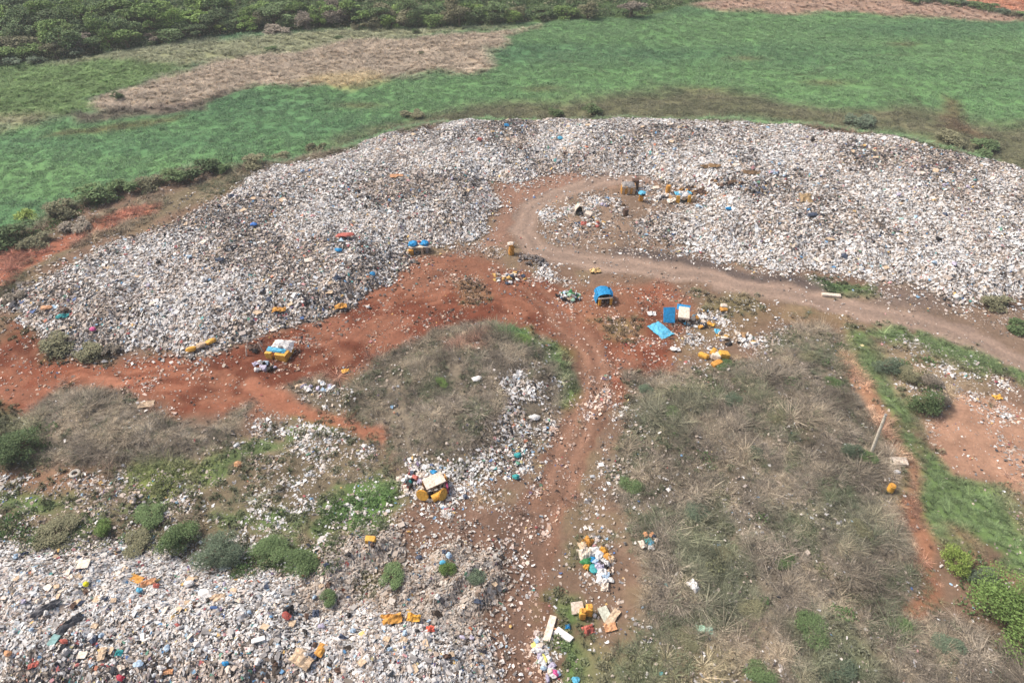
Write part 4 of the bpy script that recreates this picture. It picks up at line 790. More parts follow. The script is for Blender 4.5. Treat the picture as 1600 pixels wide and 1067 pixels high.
# open shelter with upright blue board
h = root('shelter', 1058, 503, -20, 'open shelter with upright blue board and cream lid roof', 'shelter', SH)
part('board', box_me(1.25, .12, 1.75, .03, .05, 1), BLUE, h, (-1.0, 0, .72), (math.radians(-38), 0, math.radians(18))); part('roof_lid', box_me(1.25, 1.75, .3, .1, .05, 2), CREAM, h, (.55, .3, 1.2), (math.radians(12), 0, math.radians(8))); part('roof_sheet', sheet_me(1.5, .9, 7, 5, .06, 0, .03, 3), BLUE, h, (.35, 1.1, 1.34), (math.radians(12), 0, .1))
for x_, y_ in ((.05, -.35), (1.05, -.35), (1.05, 1.0), (.05, 1.0)): part('post', tube_me((x_, y_, -.1), (x_, y_, 1.1), .07, .06), BRN, h)
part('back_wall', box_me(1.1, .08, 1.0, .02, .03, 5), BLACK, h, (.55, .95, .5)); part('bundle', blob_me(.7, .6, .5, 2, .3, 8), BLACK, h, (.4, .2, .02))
single('tarp', sheet_me(1.7, 2.6, 9, 13, .10, -.12, .03, 7), LBLUE, 1032, 517, 32, 'pale blue tarp spread flat on red earth beside the open shelter', 'tarp', lift=.12)
# near hut with magenta side
h = root('shelter', 680, 772, 18, 'hut with cream board roof, rounded yellow panels and magenta side', 'shelter', SH)
part('roof_board', box_me(1.75, 1.05, .12, .04, .05, 1), CREAM, h, (.1, .45, 1.3), (math.radians(10), math.radians(-4), math.radians(10))); part('back_panel', box_me(1.8, .12, 1.1, .04, .03, 2), YELD, h, (0, 1.0, .55))
part('panel', barrel_me(.55, .16), YEL, h, (-1.1, -.2, .66), (math.radians(78), 0, math.radians(-35))); part('panel', barrel_me(.55, .16), YEL, h, (.5, -.65, .64), (math.radians(78), 0, math.radians(40))); part('side_panel', box_me(.12, 1.0, 1.05, .03, .03, 4), MAG, h, (1.08, .05, .55)); part('side_panel', box_me(.14, .7, .9, .05, .03, 5), YELD, h, (1.2, .85, .5)); part('tyre', barrel_me(.32, .2), BLACK, h, (-.45, -.1, .3), (math.radians(70), 0, .2))
for x_, y_ in ((-.75, -.1), (.8, -.3), (-.7, .85), (.9, .8)): part('post', tube_me((x_, y_, -.1), (x_, y_, 1.15), .06, .06), BRN, h)
single('drum', barrel_me(.33, .95), YEL, 676, 783, 30, 'yellow drum with white end lying before the hut with magenta side', 'drum', lift=.33, tilt=(0, 80)); single('tarp_bundle', blob_me(.75, .6, .5, 2, .25, 2), BLUE, 679, 740, 0, 'bright blue bundle behind the cream board roof', 'bundle')
single('tarp_bundle', blob_me(.4, .4, .6, 2, .2, 3), TEAL, 642, 755, 0, 'teal upright bundle at the edge of the litter by the near hut', 'bundle'); single('sack', blob_me(.45, .4, .4, 2, .2, 5), NAVY, 727, 777, 0, 'dark blue sack lying right of the near hut', 'sack')
# far huts inside the road loop
h = root('shelter', 981, 300, 0, 'tan slatted box hut with grey top inside the road loop', 'shelter', SH)
for q in range(5): part('wall_slat', box_me(.34, .12, 1.2, .02, .03, q), YELD if q % 2 else TANC, h, (-.76+.38*q, -.7, .6))
part('wall', box_me(.12, 1.3, 1.2, .02, .03, 7), YELD, h, (-.95, 0, .6)); part('wall', box_me(.12, 1.3, 1.2, .02, .03, 8), YELD, h, (.95, 0, .6)); part('roof_sheet', sheet_me(2.1, 1.6, 9, 7, .14, -.2, .03, 21, .2), GREY, h, (0, 0, 1.32)); part('crate', box_me(1.0, .8, 1.5, .05, .04, 9), BRN, h, (1.15, 1.05, .75))
h = root('shelter', 1001, 314, 0, 'narrow yellow stall with pale blue hood inside the road loop', 'shelter', SH)
part('post', box_me(.6, .5, .95, .05, .04, 2), YELD, h, (0, 0, .47)); part('hood', blob_me(1.15, .9, .7, 2, .22, 4), LBLUE, h, (.1, .05, .95)); part('shade_panel', box_me(.42, .06, .28, .01, .01, 5), BLACK, h, (.2, -.44, 1.14))  # small black panel on the hood stands in for the shade within
h = root('shelter', 1066, 316, 4, 'row of yellow panels under white and blue scraps inside the road loop', 'shelter', SH)
for q, x_ in enumerate((-1.4, -.75, .15, .95, 1.6)): part('panel', box_me(.5, .16, 1.0+.2*(q % 2), .05, .04, q), YEL if q % 2 else TANC, h, (x_, -.2*(q % 2), .5), (math.radians(-8), 0, math.radians(8*(q-2))))
part('roof_sheet', sheet_me(2.0, 1.2, 11, 7, .2, -.2, .03, 31, .25), WHITE, h, (.1, .5, 1.15)); part('roof_flap', sheet_me(.9, .8, 7, 5, .12, 0, .03, 32, .1), LBLUE, h, (-.7, .5, 1.28)); part('roof_flap', sheet_me(.7, .8, 7, 5, .12, 0, .03, 33, .1), LBLUE, h, (1.0, .7, 1.22)); part('side_sheet', sheet_me(1.2, .5, 7, 5, .1, 0, .03, 34), CREAM, h, (-1.7, -.2, .45), (.6, -.5, 0)); part('bundle', blob_me(1.2, .7, .5, 2, .3, 9), BLACK, h, (.4, .1, .02))
h = root('shelter', 905, 333, 0, 'cream arch of sheets with dark hollow inside the road loop', 'shelter', SH)
part('arch_sheet', vault_me(1.3, 1.1, 1.3, .1, .12, 5), CREAM, h, (0, 0, .05)); part('hollow', box_me(.8, .1, .9, .03, .03, 3), BLACK, h, (0, .2, .45)); part('bundle', blob_me(.5, .5, .4, 2, .3, 4), GREY, h, (.15, -.4, 0))  # solid black board in the arch, painted in place of its inner shade
single('box', box_me(.95, .7, .6, .08, .05, 4), CREAM, 919, 338, -28, 'cream box lying right of the cream arch hut', 'box', lift=.3, tilt=(10, 12)); single('drum', barrel_me(.36, 1.1), BRN, 977, 337, 0, 'brown drum standing alone in the road loop', 'drum', lift=-.05); single('drum', barrel_me(.34, 1.2), YELD, 1043, 301, 0, 'yellow drum standing left of the row of panels', 'drum', lift=-.05); single('dark_tarp', sheet_me(2.4, 1.0, 11, 7, .25, -.3, .03, 41, .15), BRN, 1093, 304, 16, 'rusty brown tarp heaped right of the row of panels', 'tarp', lift=.3); single('sheet', sheet_me(.6, 1.3, 5, 9, .1, -.1, .03, 42), PALEB, 1092, 325, 25, 'pale blue sheet lying below the row of panels', 'sheet', lift=.2); single('slab', box_me(.9, .6, .4, .06, .05, 8), CREAM, 1025, 296, 10, 'cream slab lying amid litter right of the slatted hut', 'slab', lift=.2)
# stacks, piles and single finds
h = root('bale_row', 313, 545, 22, 'row of long yellow bales at the foot of the big heap', 'bales', None)
for q, (x_, y_) in enumerate(((-.85, -.05), (.25, .1), (1.2, .25))): part('bale', blob_me(1.25, .65, .6, 2, .16, q+3), YEL if q != 1 else TANC, h, (x_, y_, .1+.08*q), (0, math.radians(-6), math.radians(4*q)))
h = root('drum_stack', 799, 397, 0, 'yellow drums stacked upright at the edge of the haul road', 'drums')
part('drum', barrel_me(.38, .8), YELD, h, (0, 0, 0)); part('drum', barrel_me(.36, .75), YELD, h, (.05, .02, .8)); part('cover_sheet', sheet_me(.9, .8, 7, 5, .1, -.1, .03, 3, .2), CREAM, h, (-.05, .1, 1.65))
h = root('ash_mound', 832, 408, -15, 'dark grey heap of ash and burnt scraps by the haul road', 'ash heap'); rr = random.Random(14); ASH = [paint(c, .9) for c in ((104, 96, 92), (88, 82, 80), (124, 114, 108), (150, 146, 146))]
for q in range(60):
    a = rr.uniform(0, 6.28); r_ = math.sqrt(rr.random()); part('lump', blob_me(rr.uniform(.4, .9), rr.uniform(.3, .6), rr.uniform(.2, .4), 1, .3, q), rr.choice(ASH), h, (2.0*r_*math.cos(a), 1.1*r_*math.sin(a), max(-.05, .55*(1-r_)+rr.uniform(-.1, .05))), (0, 0, rr.uniform(0, 6)))
h = root('clothes_pile', 888, 465, 0, 'heap of navy, white and green clothes left of the blue vaulted hut', 'clothes pile'); rr = random.Random(4)
for q in range(46):
    a = rr.uniform(0, 6.28); r_ = math.sqrt(rr.random())*1.45; m_ = rr.choice([NAVY, NAVY, WHITE, LGREEN, GREY, BLACK, PALEB, GREENC, TANC])
    part('garment', blob_me(rr.uniform(.4, .8), rr.uniform(.3, .55), rr.uniform(.18, .34), 1, .35, q), m_, h, (r_*math.cos(a), r_*.6*math.sin(a), max(0, .85*(1-r_/1.5)+rr.uniform(-.05, .1))), (rr.uniform(-.5, .5), rr.uniform(-.5, .5), rr.uniform(0, 6)))
h = root('cushion_pile', 1118, 562, -8, 'pile of yellow and cream cushions below the open shelter', 'cushions')
for q, (x_, y_, z_, sx, sy, sz, m_) in enumerate(((-1.3, .2, .25, 1.1, .6, .45, YEL), (0, .15, .4, .95, .9, .7, CREAM), (.75, .25, .5, 1.1, .9, .85, YEL), (.1, -.75, .2, 1.2, .6, .4, YELD), (-.3, .6, .6, .8, .5, .5, YEL))): part('cushion', box_me(sx, sy, sz, .16, .06, q), m_, h, (x_, y_, z_), (.1*q-.2, .15*(q % 3)-.1, .4*q-.6))
h = root('cushion_pair', 1130, 486, 0, 'white and orange cushions dropped behind the open shelter', 'cushions'); part('cushion', box_me(.8, .55, .4, .14, .05, 1), YELD, h, (0, 0, .25), (.2, .1, .3)); part('cushion', box_me(.8, .55, .35, .14, .05, 2), CREAM, h, (.05, .35, .5), (.4, .1, .1))
h = root('yellow_container', 914, 961, 0, 'two yellow plastic containers standing together on the weeds', 'container')
for q, (x_, y_, z_) in enumerate(((-.22, -.15, .45), (.28, .1, .55))):
    b_ = part('body', box_me(.5, .55, .9+.15*q, .12, .02, q), YEL, h, (x_, y_, z_)); part('neck', barrel_me(.09, .14, 10), YELD, b_, (.1, -.1, .5)); part('handle', box_me(.08, .34, .08, .03, 0, 3), YELD, b_, (-.08, .05, .54))
single('yellow_block', box_me(.85, .5, .5, .1, .03, 3), YEL, 580, 847, -6, 'single yellow block lying alone above the rubble ridges', 'block', lift=.25); h = root('yellow_drum', 1390, 767, 0, 'small yellow drum beside the red footpath', 'drum'); part('body', barrel_me(.3, .8), YEL, h); part('lid', barrel_me(.2, .08, 10), YELD, h, (0, 0, .78))
single('stone_slab', box_me(1.5, .8, .35, .1, .08, 6), CREAM, 1402, 723, -8, 'white slab lying beside the red footpath', 'slab', lift=.22, tilt=(6, -5)); single('stone', box_me(.6, .45, .3, .1, .06, 2), WHITE, 1400, 739, 15, 'small white stone just below the white slab', 'stone', lift=.12)
h = root('utility_pole', 1361, 709, 0, 'pale leaning wooden pole at the edge of the dry field', 'pole'); part('shaft', tube_me((0, 0, -.4), (-.35, .2, 5.0), .15, .12, 10), paint((222, 214, 198), .8), h); part('cap', tube_me((-.35, .2, 5.0), (-.354, .202, 5.06), .135, .13, 10), GREY, h)
single('board', box_me(.95, .9, .1, .03, .05, 2), CREAM, 902, 953, 8, 'square cream board leaning left of the yellow containers', 'board', lift=.35, tilt=(32, 0)); single('board', box_me(.75, 1.15, .1, .03, .03, 3), paint((208, 208, 190)), 946, 961, 24, 'pale olive board lying right of the yellow containers', 'board', lift=.15, tilt=(8, 4)); single('jug', blob_me(.32, .32, .45, 2, .1, 3, True), WHITE, 929, 963, 0, 'small white jug between yellow containers and pale board', 'jug')
single('plank', box_me(.5, 2.0, .18, .04, .03, 4), CREAM, 859, 983, -18, 'long pinkish plank standing diagonal on the grass by the track', 'plank', lift=.15); single('plank', box_me(.55, 1.35, .22, .04, .03, 5), WHITE, 881, 993, 52, 'shorter white plank pointing at the grass', 'plank', lift=.15); single('batten', box_me(.12, 1.4, .1, .02, .01, 6), ORNG, 872, 985, 70, 'thin orange batten between the two planks', 'batten', lift=.12); single('rag', sheet_me(.9, .7, 9, 7, .22, -.15, .03, 7, .1), REDC, 919, 985, 20, 'red rag crumpled right of the planks', 'rag', lift=.2); single('rag', sheet_me(.4, .4, 7, 7, .15, -.1, .03, 8, .1), BLUE, 887, 979, 0, 'small blue rag above the shorter plank', 'rag', lift=.12)
single('cardboard_sheet', sheet_me(.55, 1.5, 5, 9, .06, 0, .05, 9), TANC, 957, 966, -38, 'cream cardboard strip right of the pale olive board', 'cardboard', lift=.2); single('cardboard_sheet', sheet_me(.9, .7, 7, 5, .1, 0, .05, 10), ORNG, 953, 980, 12, 'peach cardboard sheet below the cream strip', 'cardboard', lift=.15); single('plastic_bag', blob_me(.6, .5, .45, 2, .3, 3), PINK, 867, 1053, 0, 'bright pink bag at the bottom edge by the track', 'bag'); single('plastic_bag', blob_me(.6, .5, .35, 2, .3, 4), LBLUE, 900, 1063, 0, 'pale blue bag at the very bottom edge', 'bag'); single('rag', sheet_me(.7, 1.0, 7, 9, .2, -.15, .03, 12, .1), WHITE, 1083, 917, 35, 'white rag caught in the dry brush field', 'rag', lift=.35)
h = root('rag_heap', 1013, 848, 0, 'turquoise rags with white and orange scraps in the dry brush', 'rags')
for q, (x_, y_, s_, m_) in enumerate(((.05, 0, .75, TEAL), (.2, -.25, .55, LBLUE), (-.55, -.3, .7, CREAM), (.1, -.65, .5, WHITE), (.3, .5, .45, ORNG), (-.2, .55, .4, ORNG), (.45, .3, .35, NAVY), (.6, -.1, .4, CREAM))): part('rag', sheet_me(s_, s_*.75, 7, 6, .16, -.12, .03, q+50, .08), m_, h, (x_, y_, .3+.04*q), (0, 0, q))
h = root('sack_heap', 936, 886, 0, 'colourful heap of sacks, green bag and white sheets by the track', 'sack heap'); rr = random.Random(9)
for q, (px_, py_, s_, m_) in enumerate(((-.15, 1.3, .9, WHITE), (.1, .9, 1.0, WHITE), (.4, 1.4, .7, YEL), (.75, .8, .8, YELD), (1.0, .7, .7, TANC), (-.55, .55, .7, BLUE), (-.75, .4, .6, GREENC), (-1.1, .3, .8, GREENC), (-.95, .0, .6, YEL), (.3, .1, .8, BLACK), (0, -.1, .9, LILAC), (-.5, -.3, .8, TEAL), (.2, -.6, .9, WHITE), (.4, -.9, .8, PALEB), (.1, -1.3, .8, WHITE), (.6, -.5, .6, TANC), (.5, .3, .7, WHITE), (-.2, .4, .7, PALEB), (.3, -1.7, .7, CREAM), (.7, -1.2, .6, WHITE), (-.8, 2.2, .9, YELD), (-1.2, 1.7, 1.0, TANC), (-1.0, 1.2, 1.1, CREAM))):
    part('sack' if q % 2 else 'sheet', blob_me(s_, s_*.7, s_*.5, 2, .32, q) if q % 2 else sheet_me(s_*1.1, s_*.9, 9, 7, .22, -.2, .03, q+80, .15), m_, h, (px_, py_, .1+(.15 if q % 2 == 0 else 0)), (0, 0, q*1.3))
h = root('bag_heap', 846, 1030, 0, 'drift of white and lilac bags at the grass edge by the track', 'bag heap')
for q in range(26):
    t = rr.random(); part('bag', blob_me(rr.uniform(.35, .7), rr.uniform(.3, .5), rr.uniform(.25, .4), 2, .3, q+7), rr.choice([WHITE, WHITE, LILAC, PALEB, CREAM, paint((214, 210, 120))]), h, (-.5+1.3*t+rr.uniform(-.4, .4), 1.0-2.1*t+rr.uniform(-.4, .4), rr.uniform(0, .15)), (0, 0, rr.uniform(0, 6)))
h = root('tyre', 118, 741, 0, 'pale grey tyre lying on the bare ground above the weeds', 'tyre'); bm = bmesh.new()
for k in range(18):
    a = 6.283*k/18
    for j in range(8): b = 6.283*j/8; bm.verts.new(((.36+.14*math.cos(b))*math.cos(a), (.36+.14*math.cos(b))*math.sin(a), .13+.12*math.sin(b)))
bm.verts.ensure_lookup_table()
for k in range(18):
    for j in range(8): bm.faces.new((bm.verts[k*8+j], bm.verts[(k+1) % 18*8+j], bm.verts[(k+1) % 18*8+(j+1) % 8], bm.verts[k*8+(j+1) % 8]))
part('ring', bm_mesh(bm, 'ring'), paint((186, 180, 170)), h)
h = root('rock_heap', 216, 782, 0, 'small heap of pale rocks amid the green weeds', 'rock heap')
for q in range(22): a = rr.uniform(0, 6.28); r_ = .8*math.sqrt(rr.random()); part('rock', blob_me(rr.uniform(.3, .5), rr.uniform(.25, .4), rr.uniform(.25, .4), 1, .2, q), rr.choice([CREAM, GREY, TANC]), h, (r_*math.cos(a), r_*math.sin(a), .75*(1-r_/.85)), (0, 0, q))
single('sack', blob_me(.8, .6, .6, 2, .2, 3), ORNG, 373, 727, 0, 'orange sack lying alone on the slope of weeds', 'sack'); single('cardboard_sheet', sheet_me(1.5, .9, 9, 6, .08, 0, .04, 3), TANC, 229, 633, 12, 'tan cardboard lying where red earth meets the dry mound', 'cardboard', lift=.12); single('sheet', sheet_me(.8, .6, 7, 5, .15, -.1, .03, 4), YEL, 540, 581, 20, 'yellow scrap at the edge of the red floor', 'sheet', lift=.15); single('sheet', sheet_me(1.2, .5, 7, 5, .15, -.1, .03, 5), TANC, 470, 604, 25, 'cream scrap by the branching footpath', 'sheet', lift=.15)
h = root('burnt_pit', 1322, 940, 0, 'burnt hollow with ash and tan scraps in the dry field', 'burnt pit')
for q in range(40): a = rr.uniform(0, 6.28); r_ = 1.7*math.sqrt(rr.random()); p0 = h.location; zz = hz(p0.x+r_*math.cos(a), p0.y+r_*math.sin(a))-p0.z; part('scrap', blob_me(rr.uniform(.2, .45), rr.uniform(.15, .3), rr.uniform(.1, .2), 1, .3, q), rr.choice([TANC, TANC, paint((184, 140, 96)), CREAM] if r_ > .6 else [BLACK, BRN, GREY]), h, (r_*math.cos(a), r_*math.sin(a), zz), (0, 0, q))

def junk(px, py, n, rx, ry, hgt, mats, label, seed):
    h = root('junk_pile', px, py, 0, label, 'junk pile', 'junk piles by the shelters'); r = random.Random(seed)
    for q in range(n):
        a = r.uniform(0, 6.28); k = math.sqrt(r.random()); m_ = r.choice(mats); L = (rx*k*math.cos(a), ry*k*math.sin(a), max(.02, hgt*(1-k)+r.uniform(-.05, .1))); rt = (r.uniform(-.5, .5), r.uniform(-.5, .5), r.uniform(0, 6.28)); c = r.random()
        if c < .4: part('sack', blob_me(r.uniform(.35, .8), r.uniform(.3, .6), r.uniform(.25, .45), 1, .3, seed+q), m_, h, L, rt)
        elif c < .75: part('sheet', sheet_me(r.uniform(.4, .9), r.uniform(.3, .7), 6, 5, .15, -.1, .03, seed+q, .08), m_, h, (L[0], L[1], L[2]+.12), rt)
        else: part('box', box_me(r.uniform(.3, .6), r.uniform(.3, .5), r.uniform(.2, .4), .04, .05, seed+q), m_, h, (L[0], L[1], L[2]+.12), rt)
BRO, TN2, STR = paint((128, 104, 82)), paint((164, 132, 96)), paint((196, 158, 92))
junk(1085, 300, 26, 2.6, 1.3, .5, [BRN, BRO, TN2, BLACK, YELD, WHITE], 'brown and black junk heaped right of the row of yellow panels', 300)
junk(1040, 310, 18, 1.6, .9, .35, [TN2, WHITE, CREAM, STR, GREY], 'cream and tan junk left of the row of yellow panels', 340)
junk(958, 318, 20, 1.8, 1.2, .3, [WHITE, LILAC, GREY, CREAM, BRO], 'white and lilac junk below the slatted hut', 380)
junk(925, 350, 16, 1.8, 1.0, .3, [TN2, WHITE, STR, REDC, CREAM], 'tan and white junk below the cream arch hut', 420)
junk(1135, 285, 18, 2.4, 1.2, .4, [BRO, BRN, BLACK, TN2], 'dark brown junk patch where loop litter meets the far heap', 460)
junk(1185, 300, 16, 2.2, 1.2, .4, [BRO, BLACK, GREY, NAVY], 'dark junk patch farther along the far heap', 500)
junk(800, 436, 22, 2.6, 1.1, .35, [WHITE, GREY, CREAM, NAVY, STR], 'grey and white junk strewn below the yellow drums', 540)
junk(1150, 530, 20, 2.4, 1.3, .3, [CREAM, TN2, WHITE, STR, BLACK], 'pale junk behind the yellow and cream cushions', 580)
junk(1085, 505, 20, 1.8, 1.2, .3, [WHITE, NAVY, CREAM, YELD, LBLUE, BLACK], 'mixed junk right of the open shelter', 620)
junk(500, 606, 18, 1.8, .9, .35, [WHITE, PALEB, GREY, LILAC], 'white and pale blue junk where the footpath branches off', 660)
junk(650, 752, 20, 1.6, 1.2, .3, [WHITE, NAVY, LILAC, REDC, BLACK, CREAM], 'white and dark junk left of the hut with magenta side', 700)
junk(412, 574, 14, 1.4, .7, .2, [WHITE, PALEB, LILAC, BLACK], 'pale scraps on red earth below the collapsed frame', 740)

